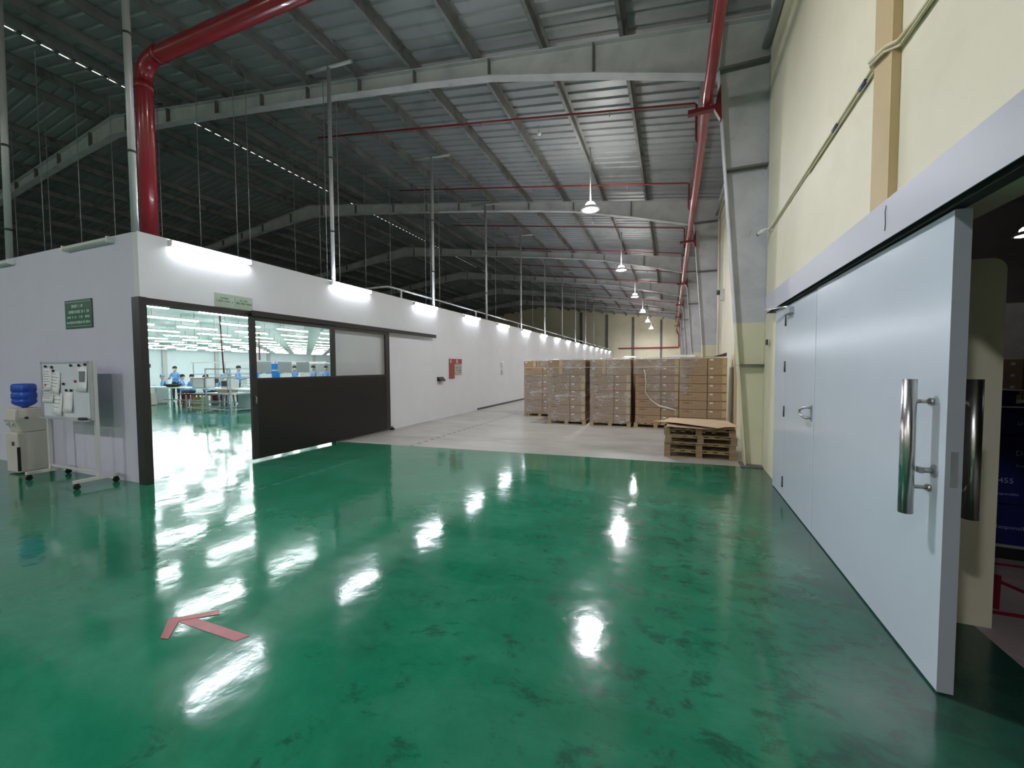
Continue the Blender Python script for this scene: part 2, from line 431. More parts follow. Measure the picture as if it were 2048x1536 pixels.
# right wall near bay (slightly skewed) and the bays beyond
ANG = -math.atan(0.0187)
wr = thing('wall_right', 'cream wall over and beside the grey sliding door', 'wall', (1.28, 2.52, 0), ANG, kind='structure')
w = MB()
w.box(0, 0.22, 0.76, 4.86, 0, 7.3); w.box(0, 0.22, -2.6, 0.76, 2.38, 7.3); w.box(0, 0.22, -18.6, -2.6, 0, 7.3)
w.build('wall_panel', M['cream'], wr)
box(-0.045, 0.01, 0.72, 0.97, 2.5, 7.3).build('pilaster', M['tan'], wr)
wf = MB(); wf.box(1.44, 1.66, 7.36, YE, 0, 7.3)
struct(wf, 'wall_right', M['cream'], 'cream side wall beyond the first grey column', 'wall')
for k in range(6):
    y = 10.72 + 7.3 * k
    struct(box(1.40, 1.45, y - 0.13, y + 0.13, 0, 6.6), 'trim_4', M['tan'], 'tan pilaster on the cream side wall, %s beyond the first column' % ORD[k], 'pilaster')
# wing wall beside the opening, rounded top corner
p = [(1.34, 3.28, 0), (1.83, 3.28, 0), (1.83, 3.28, 2.16)] + [(1.76 + 0.07 * math.cos(a), 3.28, 2.16 + 0.07 * math.sin(a)) for a in [i * PI / 12 for i in range(1, 7)]] + [(1.34, 3.28, 2.235)]
struct(MB().prism(p, (0, 0.18, 0)), 'wall_wing', M['cream'], 'cream wing wall with rounded corner behind the grey door edge', 'wall')
# side warehouse shell
struct(box(1.7, 14, 16, 16.2, 0, 6.2), 'wall_side_end', M['wall_dark'], 'dusky end wall of the side warehouse', 'wall')
struct(box(5.8, 10.5, 15.93, 16, 0, 3.35), 'trim_5', M['far_white'], 'white painted lower part of the side warehouse end wall', 'trim')
struct(box(14, 14.2, -16, 16, 0, 6.2), 'wall_side_right', M['wall_dark'], 'outer wall of the side warehouse', 'wall')
struct(box(1.7, 14.2, -16.2, -16, 0, 6.2), 'wall_side_back', M['wall_dark'], 'back wall of the side warehouse', 'wall')
struct(box(1.7, 14.2, -16.2, 16.2, 6.2, 6.35), 'ceiling', M['stiff'], 'dark ceiling of the side warehouse', 'ceiling')
# workshop ceiling
struct(box(-34, XB, 3.43, YE, 3.36, 3.44), 'ceiling', M['room_ceil'], 'flat white ceiling of the bright workshop', 'ceiling')

# ------------------------------------------------------------------ roof
roof = thing('ceiling', 'pitched corrugated steel roof over the hall on dusty purlins', 'roof', kind='structure')
def sheet(xa, xb, lift=0.0):
    mb = MB(); P = 0.3; y = -16.2; prof = []
    while y < YE + 0.2:
        prof += [(y, 0.0), (y + 0.19, 0.0), (y + 0.215, 0.035), (y + 0.275, 0.035)]; y += P
    vs = []
    for yy, h in prof:
        vs += [(xa, yy, zr(xa) + 0.21 + h + lift), (xb, yy, zr(xb) + 0.21 + h + lift)]
    fs = [(2 * i, 2 * i + 2, 2 * i + 3, 2 * i + 1) for i in range(len(prof) - 1)]
    return mb.add(vs, fs)
sheet(1.9, -13.86).build('roof_sheet', M['roof'], roof)
sheet(-13.93, RX, 0.0).build('roof_sheet', M['roof'], roof)
sheet(RX, -34.2).build('roof_sheet', M['roof'], roof)
tabs = MB(); y = -16.0
while y < YE:
    tabs.box(-13.96, -13.83, y, y + 0.09, zr(-13.9) + 0.2, zr(-13.9) + 0.255)
    if int(y * 3.3) % 23 < 3: tabs.box(-13.97, -13.82, y, y + 0.32, zr(-13.9) + 0.19, zr(-13.9) + 0.26)
    y += 0.3
o = tabs.build('ridge_closure', M['purlin'], roof); o['kind'] = 'stuff'
def purlin(x):
    z = zr(x); d = 1 if x > RX else -1; t = 0.008
    mb = MB()
    prof = [(x, z), (x - 0.065, z), (x - 0.065, z + 0.02), (x - 0.057, z + 0.02), (x - 0.057, z + t), (x - t, z + t), (x - t, z + 0.2), (x + 0.06, z + 0.2), (x + 0.06, z + 0.208), (x, z + 0.208)]
    mb.prism([(a, -16, b) for a, b in prof], (0, YE + 16, 0))
    return mb
PX = [0.55] + [-0.8 - 1.42 * k for k in range(9)] + [-13.1, -15.4]
for x in PX: purlin(x).build('purlin', M['purlin'], roof)
for x in PX: purlin(2 * RX - x).build('purlin', M['purlin'], roof)

# ------------------------------------------------------------------ portal frames
BOT = [(0.66, 6.24), (-1.21, 6.74), (-3.34, 7.25), (-4.82, 7.49), (-6.81, 7.77), (-10.24, 8.21), (-13.3, 8.57), (-16.0, 8.82)]
BOT += [(2 * RX - x, z) for x, z in BOT[-2::-1]]
STX = [-1.32, -3.33, -5.04, -6.49, -8.03, -9.55, -11.24, -13.3, -15.3, -17.3, -19.25, -20.8, -22.25, -23.9, -25.5]
def zb(x):
    for (x1, z1), (x2, z2) in zip(BOT, BOT[1:]):
        if x2 <= x <= x1: return z1 + (z2 - z1) * (x - x1) / (x2 - x1)
    return BOT[-1][1]
YC = [7.4 + 7.3 * k for k in range(6)]
frames = []
for k, Y0 in enumerate(YC):
    lab = 'grey steel portal frame with tapered column and haunched rafter, %s from the viewer' % ORD[k]
    f = thing('portal_frame', lab, 'steel frame', (0, Y0, 0), kind='structure', group='portal frames of the hall roof')
    if k == 0:
        xs = sorted(set([p[0] for p in BOT] + STX + [-33.0]), reverse=True)
        xs = [x for x in xs if x >= -33.0]
        me = []
        w = MB()
        top = [(x, -0.006, zr(x)) for x in xs]; bot = [(x, -0.006, zb(x)) for x in xs]
        n = len(xs)
        w.add([(x, yy, z) for yy in (-0.006, 0.006) for (x, _, z) in top + bot],
              [q for i in range(n - 1) for q in ((i, i + 1, n + i + 1, n + i), (2 * n + i + 1, 2 * n + i, 3 * n + i, 3 * n + i + 1))])
        w.prism([(0.66, -0.006, 6.24), (1.37, -0.006, 6.24), (1.37, -0.006, 6.94), (0.66, -0.006, zr(0.66))], (0, 0.012, 0))
        parts = [('rafter_web', w, M['frame'])]
        def flange(line, up, half=0.1):
            mb = MB()
            for (x1, z1), (x2, z2) in zip(line, line[1:]):
                z3, z4 = (z1 + 0.018 * up), (z2 + 0.018 * up)
                mb.prism([(x1, -half, z1), (x2, -half, z2), (x2, -half, z4), (x1, -half, z3)], (0, 2 * half, 0))
            return mb
        parts.append(('bottom_flange', flange([b for b in BOT if b[0] >= -33], -1), M['frame']))
        parts.append(('top_flange', flange([(1.37, zr(1.37)), (RX, zr(RX)), (-33, zr(-33))], -1), M['frame']))
        c = MB().prism([(1.12, -0.006, 0), (1.37, -0.006, 0), (1.37, -0.006, 6.3), (0.66, -0.006, 6.24)], (0, 0.012, 0))
        parts.append(('column_web', c, M['frame']))
        cf = MB(); cf.prism([(1.12, -0.125, 0), (1.135, -0.125, 0), (0.675, -0.125, 6.24), (0.66, -0.125, 6.24)], (0, 0.25, 0))
        cf.prism([(0.66, -0.1, 6.24), (0.672, -0.1, 6.24), (0.732, -0.1, 6.99), (0.72, -0.1, 6.99)], (0, 0.2, 0))
        parts.append(('column_flange', cf, M['frame']))
        cf2 = box(1.365, 1.38, -0.125, 0.125, 0, 6.95); parts.append(('column_flange', cf2, M['frame']))
        for z, hh in ((1.62, 0.02), (4.7, 0.03), (6.27, 0.04)):
            xl = 1.12 + (0.66 - 1.12) * z / 6.24
            parts.append(('stiffener', box(xl, 1.375, -0.115, 0.115, z - hh / 2, z + hh / 2), M['stiff']))
        parts.append(('base_plate', box(1.06, 1.39, -0.16, 0.16, 0, 0.022), M['stiff']))
        for x in STX:
            parts.append(('stiffener', MB().prism([(x - 0.012, -0.1, zb(x)), (x + 0.012, -0.1, zb(x)), (x + 0.012, -0.1, zr(x) - 0.018), (x - 0.012, -0.1, zr(x) - 0.018)], (0, 0.2, 0)), M['stiff']))
        proto = [(nm, mb.build(nm, m, f).data) for nm, mb, m in parts]
    else:
        for nm, me in proto: link_obj(nm, me, f)
    frames.append(f)
strut = MB().cyl((1.26, -8, 6.45), (1.30, 7.3, 6.45), 0.055)
tag(strut.build('eave_strut', M['galv']), 'thin grey strut along the top of the near cream wall', 'strut', kind='structure')
for k in range(5):
    s_ = MB().cyl((1.33, YC[k] + 0.13, 6.45), (1.33, YC[k + 1] - 0.13, 6.45), 0.05)
    tag(s_.build('eave_strut', M['galv']), 'grey strut at the eave between the %s and %s columns' % (ORD[k], ORD[k + 1]), 'strut', kind='structure', group='eave struts beyond the first column')

# ------------------------------------------------------------------ black sliding door on the partition
tr1 = MB(); tr1.box(XB, XL + 0.05, 3.27, 3.36, 0, 2.59); tr1.box(XB, XL + 0.05, 3.36, 6.74, 2.5, 2.585)
struct(tr1, 'trim_1', M['frame_metal'], 'dark steel frame around the workshop doorway', 'door frame')
trk = thing('door_track', 'dark overhead sliding track running past the black door', 'track', (XL + 0.05, 4.8, 2.5))
box(0, 0.075, 0, 5.8, 0.03, 0.085).build('rail', M['frame_metal'], trk)
box(0.075, 0.08, 0, 5.8, 0.0, 0.095).build('rail_lip', M['black_metal'], trk)
d = thing('door_1', 'black steel sliding door with two glass panes, slid half open', 'door', (XL + 0.055, 4.78, 0), kind='structure')
box(0, 0.045, 0, 0.10, 0.035, 2.5).build('stile', M['frame_metal'], d)
box(0, 0.045, 3.50, 3.65, 0.035, 2.5).build('stile', M['frame_metal'], d)
box(0, 0.045, 1.765, 1.87, 1.43, 2.43).build('stile', M['frame_metal'], d)
box(0, 0.045, 0.10, 3.50, 2.43, 2.5).build('top_rail', M['frame_metal'], d)
box(0.004, 0.041, 0.10, 3.50, 0.035, 1.43).build('bottom_panel', M['black_metal'], d)
box(0.0, 0.046, 0.10, 3.50, 1.40, 1.44).build('middle_rail', M['frame_metal'], d)
box(0.02, 0.026, 0.10, 1.765, 1.44, 2.43).build('glass_pane', M['glass'], d)
box(0.02, 0.026, 1.87, 3.50, 1.44, 2.43).build('glass_pane', M['glass'], d)
box(0.045, 0.055, 0.03, 0.07, 0.98, 1.14).build('pull_plate', M['dark_grey'], d)
MB().path([(0.05, 0.05, 1.0), (0.085, 0.05, 1.01), (0.085, 0.05, 1.11), (0.05, 0.05, 1.12)], 0.006, 8).build('pull_handle', M['galv'], d)
fg = MB().box(XL, XL + 0.1, 8.5, 8.58, 0, 0.05); fg.cyl((XL + 0.05, 8.54, 0.05), (XL + 0.05, 8.54, 0.09), 0.02, 10)
tag(fg.build('floor_guide', M['black']), 'small dark door guide on the floor at the partition foot', 'door guide')
struct(box(XL, XL + 0.012, 13.6, YE, 0.0, 0.07), 'baseboard_left', M['dark_grey'], 'thin dark skirting strip at the far partition foot', 'skirting')

# ------------------------------------------------------------------ batten lights on the partition
def batten(name, label, lit, loc, rz, group):
    t = thing(name, label, 'light fitting', loc, rz, group)
    box(0, 0.035, -0.6, 0.6, -0.035, 0.035).build('housing', M['plastic_white'], t)
    mb = MB().prism([(0.035, -0.585, -0.037), (0.06, -0.585, -0.034), (0.078, -0.585, -0.015), (0.078, -0.585, 0.015), (0.06, -0.585, 0.034), (0.035, -0.585, 0.037)], (0, 1.17, 0))
    mb.build('diffuser', E_TUBE if lit else M['plastic_grey'], t)
    for s in (-1, 1): box(0.0, 0.08, s * 0.585, s * 0.605, -0.04, 0.04).build('end_cap', M['plastic_white'], t)
    return t
proto_b = None
for k in range(16):
    lab = 'glowing white batten light on top of the long partition, %s from the doorway corner' % ORD[k]
    y = 4.27 + 2.97 * k
    if proto_b is None: proto_b = batten('batten_light', lab, True, (XL, y, 3.42), 0, 'lit battens along the partition')
    else: dup(proto_b, (XL, y, 3.42), label=lab)
batten('batten_light', 'unlit grey batten on the white end wall above the green sign', False, (-7.93, YF, 3.42), -PI / 2, 'unlit battens on the end wall')
batten('batten_light', 'unlit grey batten at the left edge, above the water dispenser side', False, (-10.82, YF, 3.40), -PI / 2, 'unlit battens on the end wall')

# ------------------------------------------------------------------ pendant lamps
def pendant(label, loc, ztop, group, em):
    t = thing('pendant_lamp', label, 'lamp', loc, 0, group)
    MB().lathe([(0.245, 0.0), (0.25, 0.012), (0.235, 0.05), (0.19, 0.09), (0.13, 0.105), (0.0, 0.105)], 24).build('shade', M['plastic_white'], t)
    MB().lathe([(0.0, 0.104), (0.135, 0.104), (0.125, 0.15), (0.09, 0.195), (0.04, 0.215), (0.0, 0.216)], 24).build('dome', E_DOME if em is E_PEND else em, t)
    MB().lathe([(0.0, -0.012), (0.14, -0.008), (0.236, 0.006), (0.236, 0.012), (0.0, 0.012)], 24).build('lens', em, t)
    MB().cyl((0, 0, 0.21), (0, 0, ztop - loc[2]), 0.016, 8).build('stem', M['galv_light'], t)
    return t
pp = None
for k in range(6):
    y = 11.05 + 7.3 * k; lab = 'round white high bay pendant lamp hanging by the right columns, %s from the viewer' % ORD[k]
    if pp is None: pp = pendant(lab, (-2.05, y, 5.82), zr(-2.22) + 0.05, 'pendant lamps along the hall', E_PEND)
    else: dup(pp, (-2.05, y, 5.82), label=lab)
for x, y in [(-2.05, 3.75)] + [(x, y) for x in (-2.05, -9.3, -16.6, -23.6) for y in (-3.55, -10.8)]:
    dup(pp, (x, y, 5.82), label='round white high bay pendant lamp overhead, outside the picture', group='pendant lamps overhead outside the picture')
sp = pendant('bright pendant lamp hanging in the dark side warehouse', (7.9, 13.6, 4.68), 6.2, 'side warehouse lamps', E_SIDE)
dup(sp, (9.5, 6.0, 4.68), label='pendant lamp of the side warehouse, hidden behind the wing wall')

# ------------------------------------------------------------------ hanger poles, conduit, rods
ZT = zr(-6.8)
for k, y in enumerate((3.32, 6.8, 10.77, 14.62, 18.6, 22.6, 26.65, 30.65, 34.65, 38.65)):
    t = thing('hanger_pole', 'thin grey pole rising from the partition top to the roof, %s from the doorway corner' % ORD[k], 'pole', (-6.82, y, HP), group='roof hanger poles on the partition')
    MB().cyl((0, 0, 0), (0, 0, ZT - HP - 0.06), 0.042, 12).build('tube', M['galv_light'], t)
    MB().cyl((-0.62, 0, ZT - HP - 0.03), (0.62, 0, ZT - HP - 0.12), 0.035, 10).build('cross_bar', M['galv_light'], t)
    for z in (1.05, 2.6): MB().cyl((0, 0, z), (0, 0, z + 0.03), 0.047, 12).build('coupling', M['dark_grey'], t)
t = thing('hanger_pole', 'grey pole at the left edge rising from the white end wall', 'pole', (-10.59, 3.37, HP), group='roof hanger poles on the end wall')
MB().cyl((0, 0, 0), (0.15, 0, 5.0), 0.045, 12).build('tube', M['galv_light'], t)
for z in (0.5, 1.9): MB().cyl((0.03 * z, 0, z), (0.03 * z, 0, z + 0.04), 0.05, 12).build('coupling', M['dark_grey'], t)
cond = MB().path([(-8.2, 8.75, 3.72), (-7.3, 8.75, 3.74), (-6.98, 8.8, 3.75), (-6.94, 9.1, 3.75), (-6.94, 50.5, 3.75)], 0.028, 8)
t = thing('conduit', 'grey conduit running above the partition behind the battens', 'conduit')
cond.build('pipe', M['galv_light'], t)
for k in range(9): box(-6.96, -6.92, 9.3 + 4.6 * k, 9.34 + 4.6 * k, HP, 3.75).build('bracket', M['galv'], t)
WI = [(-9.0, 6.24), (-9.0, 6.53), (-7.4, 7.2), (-7.3, 7.48), (-11.0, 9.45), (-10.0, 6.09), (-12.0, 6.4), (-7.6, 11.54), (-7.6, 11.84), (-7.3, 11.92), (-10.0, 9.48), (-9.5, 10.88),
      (-9.0, 11.53), (-7.5, 17.06), (-7.4, 22.14), (-13.93, 5.0), (-16.35, 6.0), (-12.3, 5.0), (-12.08, 5.5), (-18.32, 6.0)]
WI.sort(key=lambda p: math.atan2(p[0], p[1]))
for k, (x, y) in enumerate(WI):
    tag(MB().cyl((x, y, 3.44), (x, y, zr(x)), 0.008, 6).build('hanger_rod', M['galv']), 'hair-thin hanger rod between the workshop ceiling and dark roof, %s from the left' % ORD[k], 'rod', 'thin rods hanging from the dark roof')

# ------------------------------------------------------------------ red sprinkler pipes
t = thing('fire_main', 'thick red water pipe bending overhead and dropping behind the partition corner', 'pipe', (-7.72, 3.95, 3.44))
pts = [(0, 0, 0), (0, 0, 2.66)] + [(0.3 - 0.3 * math.cos(a), 0.0, 2.66 + 0.3 * math.sin(a)) for a in [i * PI / 12 for i in range(1, 6)]] + [(0.34, 0.0, 2.965), (5.2, 0.0, 2.87), (8.3, 0.0, 2.80)]
MB().path(pts, 0.115, 20).build('pipe', M['red_pipe'], t)
MB().cyl((0, 0, 2.52), (0, 0, 2.64), 0.125, 20).build('coupling', M['red_pipe'], t)
MB().cyl((0.36, 0, 2.965), (0.46, 0, 2.962), 0.125, 20).build('coupling', M['red_pipe'], t)
t = thing('sprinkler_main', 'long red pipe running along the right columns with thin branches', 'pipe', (0.5, 0, 5.8))
MB().path([(-0.02, -6, 0), (0.0, 7.4, 0), (0.04, 22, 0), (0.1, 50.6, 0.05), (0.14, 50.9, 0.0), (0.2, 51.0, -0.2), (0.38, 51.05, -0.5), (0.4, 51.05, -1.85), (0.36, 51.05, -1.93), (0.25, 51.05, -1.96), (-6.5, 51.05, -1.96)], 0.075, 16).build('pipe', M['main_red'], t)
for k, y in enumerate((8.55, 12.1, 15.9, 19.4, 23.2, 26.2, 30.2, 34.0, 37.8, 41.3)):
    ox = 0.001 * y
    MB().path([(ox, y, 0.02), (-0.09 + ox, y, 0.05), (-0.1 + ox, y, 0.1), (-0.1 + ox, y, 0.72), (-0.14 + ox, y, 0.76), (-4.2, y, 1.34), (-9.5, y, 2.08)], 0.022, 8).build('branch_pipe', M['branch_red'], t)
    for x in (-1.7, -4.6): MB().cyl((x, y, 0.98 + (-x - 1.7) * 0.14), (x, y, 0.86 + (-x - 1.7) * 0.14), 0.012, 6).build('sprinkler_head', M['steel'], t)
br0 = None
for k, y in enumerate(YC):
    lab = 'dark red pipe bracket bolted to the %s column' % ORD[k]
    if br0 is None:
        t = thing('pipe_bracket', lab, 'bracket', (0.5, y - 0.16, 5.8), group='pipe brackets on the columns')
        MB().prism([(-0.28, 0, -0.15), (0.10, 0, -0.14), (0.19, 0, -0.32), (0.21, 0, -0.32), (0.19, 0, 0.22), (0.15, 0, 0.1), (0.12, 0, -0.08), (-0.28, 0, -0.085)], (0, 0.10, 0)).build('arm', M['dark_red'], t)
        MB().path([(-0.085, 0.05, -0.06), (-0.085, 0.05, 0.02), (-0.055, 0.05, 0.07), (0, 0.05, 0.092), (0.055, 0.05, 0.07), (0.085, 0.05, 0.02), (0.085, 0.05, -0.06)], 0.011, 6).build('clamp', M['galv'], t)
        br0 = t
    else: dup(br0, (0.5 + 0.002 * y, y - 0.16, 5.8), label=lab)
for x, y in ((-3.15, 9.98), (-3.0, 16.75), (-3.0, 24.0), (-3.0, 31.3)):
    t = thing('smoke_detector', 'small white smoke detector under the roof, %s from the viewer' % ORD[int((y - 9) / 7)], 'detector', (x, y, zr(x) - 0.02), group='smoke detectors under the roof')
    MB().lathe([(0, -0.07), (0.035, -0.06), (0.05, -0.03), (0.055, 0.0), (0, 0.0)], 12).build('body', M['plastic_white'], t)
    MB().cyl((0, 0, 0), (0, 0, 0.2), 0.008, 6).build('stem', M['galv'], t)

# ------------------------------------------------------------------ grey sliding door (right) in its skewed frame
D = thing('door_2', 'tall pale grey sliding door with steel pull bars, slid open', 'door', (1.22, 2.52, 0), ANG, kind='structure')
box(0, 0.062, 0, 2.02, 0.012, 2.32).build('leaf', M['door_grey'], D, bevel=0.002)
box(0.0005, 0.0615, 1.372, 1.376, 0.012, 2.3).build('sheet_joint', M['door_edge'], D)
WK = box(-0.001, 0.062, 2.03, 3.165, 0.012, 2.31).build('wicket_door', M['door_grey'], D, bevel=0.002)
box(0, 0.062, 3.172, 3.75, 0.012, 2.32).build('fixed_panel', M['door_grey'], D)
box(0.02, 0.06, 2.018, 2.034, 0.015, 2.31).build('door_gap', M['black'], D)
box(0.0, 0.062, -0.001, 0.001, 0.012, 2.32).build('edge_strip', M['door_edge'], D)
for z in (2.14, 1.59, 1.055, 0.2):
    h = MB().cyl((-0.004, 3.169, z - 0.065), (-0.004, 3.169, z + 0.065), 0.012, 10)
    h.build('hinge', M['dark_grey'], WK)
def pull(u, y, z0, z1, leaf_u):
    pb = MB().cyl((u, y, z0), (u, y, z1), 0.03, 24).build('pull_bar', M['steel'], D)
    for z in (0.983, 1.418):
        b = MB().cyl((u, y, z), (leaf_u, y, z), 0.0105, 12)
        s = 1 if leaf_u > u else -1
        b.cyl((leaf_u - s * 0.014, y, z), (leaf_u, y, z), 0.019, 14); b.build('bar_mount', M['steel'], pb)
pull(-0.092, 0.117, 0.845, 1.53, 0.0)
pull(0.062 + 0.09, 0.117, 0.845, 1.53, 0.062)
k_ = MB().prism([(-0.006, 0.082 + 0.03 * math.cos(a), 1.076 + 0.032 * math.sin(a)) for a in [i * PI / 10 for i in range(20)]], (0.006, 0, 0))
k_.cyl((-0.045, 0.088, 1.076), (-0.006, 0.088, 1.076), 0.014, 12); k_.box(-0.062, -0.045, 0.07, 0.106, 1.062, 1.09)
k_.build('thumb_turn', M['galv'], D)
box(0.018, 0.044, -0.003, 0.001, 1.02, 1.19).build('lock_plate', M['galv'], D)
MB().path([(-0.002, 2.1, 1.2), (-0.05, 2.1, 1.2), (-0.06, 2.12, 1.195), (-0.062, 2.24, 1.165), (-0.055, 2.27, 1.14), (-0.06, 2.24, 1.115), (-0.06, 2.12, 1.105), (-0.05, 2.1, 1.1), (-0.002, 2.1, 1.1)], 0.011, 10).build('lever_handle', M['steel'], WK)
box(-0.006, 0, 2.065, 2.12, 1.07, 1.225).build('handle_plate', M['galv'], WK)
cl = MB().box(-0.05, 0.0, 2.82, 3.06, 2.19, 2.26); cl.build('closer_body', M['galv'], WK, bevel=0.004)
MB().path([(-0.03, 2.98, 2.275), (-0.11, 3.3, 2.30), (-0.16, 3.62, 2.32), (-0.14, 3.63, 2.33), (-0.10, 3.3, 2.318), (-0.03, 3.02, 2.285)], 0.007, 8).build('closer_arm', M['steel'], WK)
H = thing('door_header', 'long pale grey boxed header over the grey sliding door', 'header', (1.17, 2.52, 0), ANG, kind='structure')
hm = MB().prism([(0, -3.6, 2.345), (0.006, -3.6, 2.345), (0.006, -3.6, 2.575), (0.125, -3.6, 2.60), (0.125, -3.6, 2.606), (0, -3.6, 2.582)], (0, 7.75, 0))
hm.build('cover', M['header'], H)
box(0.045, 0.11, -3.6, 4.1, 2.335, 2.40).build('track_rail', M['dark_grey'], H)
box(0.0, 0.125, 4.15, 4.156, 2.345, 2.59).build('end_plate', M['header'], H)
MB().path([(-0.002, 0.55, 2.545), (-0.003, 0.56, 2.51), (-0.002, 0.555, 2.44), (-0.002, 0.56, 2.40)], 0.0018, 5).build('scratch', M['dark_grey'], H)

# cable, camera, switch on near wall
t = thing('wall_cable', 'cream cable run along the near wall, bending over the tan pilaster', 'cable', (1.26, 2.52, 3.6), ANG)
MB().path([(0.0, 4.55, 0.0), (0, 1.1, 0.05), (-0.005, 1.02, 0.06), (-0.05, 0.97, 0.04), (-0.05, 0.75, -0.02), (-0.01, 0.68, -0.04), (0.0, 0.5, -0.05), (0.0, -2.5, -0.08)], 0.013, 8).build('conduit', M['cable'], t)
MB().path([(0.005, 2.6, 0.0), (0.005, 1.06, 0.02), (-0.05, 0.96, 0.01), (-0.05, 0.76, -0.04), (0.0, 0.68, -0.07), (0.0, -2.5, -0.1)], 0.009, 8).build('second_cable', M['cable'], t)
for y in (1.72, 1.16): MB().cyl((0, y, 0.03), (0, y + 0.11, 0.03), 0.019, 8).build('tape_wrap', M['tape_clip'], t)
t = thing('security_camera', 'small white bullet camera beside the first grey column', 'camera', (1.35, 6.95, 3.62), 0)
box(-0.01, 0.02, -0.06, 0.06, -0.05, 0.05).build('mount_box', M['plastic_white'], t)
MB().path([(0, 0.02, 0), (-0.07, 0.06, 0.0), (-0.11, 0.1, -0.02)], 0.014, 8).build('arm', M['plastic_white'], t)
MB().cyl((-0.08, 0.07, -0.01), (-0.13, 0.16, -0.03), 0.03, 12).build('body', M['plastic_white'], t)
MB().cyl((-0.13, 0.16, -0.03), (-0.138, 0.175, -0.034), 0.026, 12).build('lens', M['black'], t)
t = thing('wall_switch', 'tiny dark switch on the cream strip beside the grey door', 'switch', (1.333, 6.95, 1.95), ANG)
box(-0.02, 0.0, -0.04, 0.04, -0.04, 0.04).build('body', M['dark_grey'], t)
box(-0.024, -0.02, -0.015, 0.015, -0.02, 0.02).build('button', M['black'], t)
t = thing('wall_sounder', 'pale horn sounder high on the cream wall beyond the column', 'sounder', (1.44, 13.3, 3.68))
box(-0.12, 0, -0.09, 0.09, -0.16, 0.16).build('body', M['plastic_grey'], t); MB().cyl((-0.12, 0, 0.08), (-0.2, 0, 0.08), 0.07, 12).build('horn', M['dark_grey'], t)

# ------------------------------------------------------------------ partition fittings
def bars(mb, plane, y0, y1, z, h, n, seed, depth=0.002):
    rnd = random.Random(seed); y = y0
    step = (y1 - y0) / n
    for i in range(n):
        if rnd.random() < 0.86:
            w = step * rnd.uniform(0.45, 0.8); hh = h * rnd.uniform(0.7, 1.0)
            if plane == 'x': mb.box(0, depth, y, y + w, z - hh / 2, z + hh / 2)
            else: mb.box(y, y + w, -depth, 0, z - hh / 2, z + hh / 2)
        y += step
for i, (y0, y1, lab) in enumerate(((4.28, 4.585, 'pale green sign plate over the doorway, left of the pair'), (4.60, 4.905, 'pale green sign plate over the doorway, right of the pair'))):
    t = thing('sign_plate', lab, 'sign', (XL, y0, 2.60), group='pale sign plates over the doorway')
    box(0, 0.012, 0, y1 - y0, 0, 0.22).build('plate', M['sign_pale'], t, bevel=0.002)
    mb = MB(); bars(mb, 'x', 0.09, 0.22, 0.145, 0.028, 6, i + 3); bars(mb, 'x', 0.02, 0.29, 0.098, 0.03, 16, i + 9)
    o = mb.build('lettering', M['sign_ink'], t); o.location = (0.0125, 0, 0)
t = thing('green_sign', 'dark green notice sign on the white end wall above the whiteboard', 'sign', (-8.69, YF, 2.225))
box(0, 0.755, -0.012, 0, 0, 0.43).build('plate', M['sign_green'], t, bevel=0.003)
fr = MB(); fr.box(0.03, 0.725, -0.014, -0.012, 0.03, 0.036); fr.box(0.03, 0.725, -0.014, -0.012, 0.394, 0.40); fr.build('border', M['sign_text'], t)
mb = MB(); bars(mb, 'y', 0.2, 0.53, 0.335, 0.05, 12, 1); bars(mb, 'y', 0.06, 0.69, 0.25, 0.05, 26, 2); bars(mb, 'y', 0.06, 0.17, 0.17, 0.04, 4, 3); bars(mb, 'y', 0.21, 0.34, 0.17, 0.04, 5, 4); bars(mb, 'y', 0.4, 0.52, 0.17, 0.04, 5, 5); bars(mb, 'y', 0.57, 0.7, 0.17, 0.04, 5, 6); bars(mb, 'y', 0.05, 0.71, 0.09, 0.045, 30, 7)
o = mb.build('lettering', M['sign_text'], t); o.location = (0, -0.0125, 0)
t = thing('fire_board', 'red fire notice board with grey instruction sheet on the partition', 'notice board', (XL + 0.004, 11.55, 1.24))
box(0, 0.02, 0, 0.33, 0, 0.49).build('red_panel', M['red_panel'], t)
box(0, 0.022, 0, 0.84, 0.49, 0.655).build('red_header', M['red_panel'], t)
box(0, 0.016, 0.34, 0.84, 0.12, 0.48).build('instruction_sheet', M['notice'], t)
for y in (0.08, 0.5):
    MB().path([(0.026, y + 0.05 * math.cos(a), 0.572 + 0.055 * math.sin(a)) for a in [i * PI / 8 for i in range(17)]], 0.008, 6).build('ring_mark', M['paper'], t)
mb = MB(); bars(mb, 'x', 0.4, 0.8, 0.36, 0.05, 9, 21); bars(mb, 'x', 0.4, 0.8, 0.27, 0.05, 9, 22); bars(mb, 'x', 0.4, 0.8, 0.19, 0.03, 9, 23)
o = mb.build('lettering', M['print_grey'], t); o.location = (0.0165, 0, 0)
t = thing('wall_box', 'small black slanted box on the partition left of the red board', 'box', (XL, 10.82, 1.14))
MB().prism([(0, 0, 0.04), (0.13, 0, 0.04), (0.13, 0, 0.07), (0.04, 0, 0.17), (0, 0, 0.17)], (0, 0.3, 0)).build('body', M['black'], t)
box(0, 0.03, 0.03, 0.15, -0.05, 0.04).build('tray', M['plastic_grey'], t)
t = thing('wall_dispenser', 'small pale dispenser far along the white partition', 'dispenser', (XL, 15.9, 1.35))
box(0, 0.1, 0, 0.14, 0.28, 0.5).build('upper_unit', M['plastic_white'], t, bevel=0.02); box(0, 0.07, 0.02, 0.14, -0.05, 0.16).build('lower_unit', M['plastic_grey'], t, bevel=0.02)

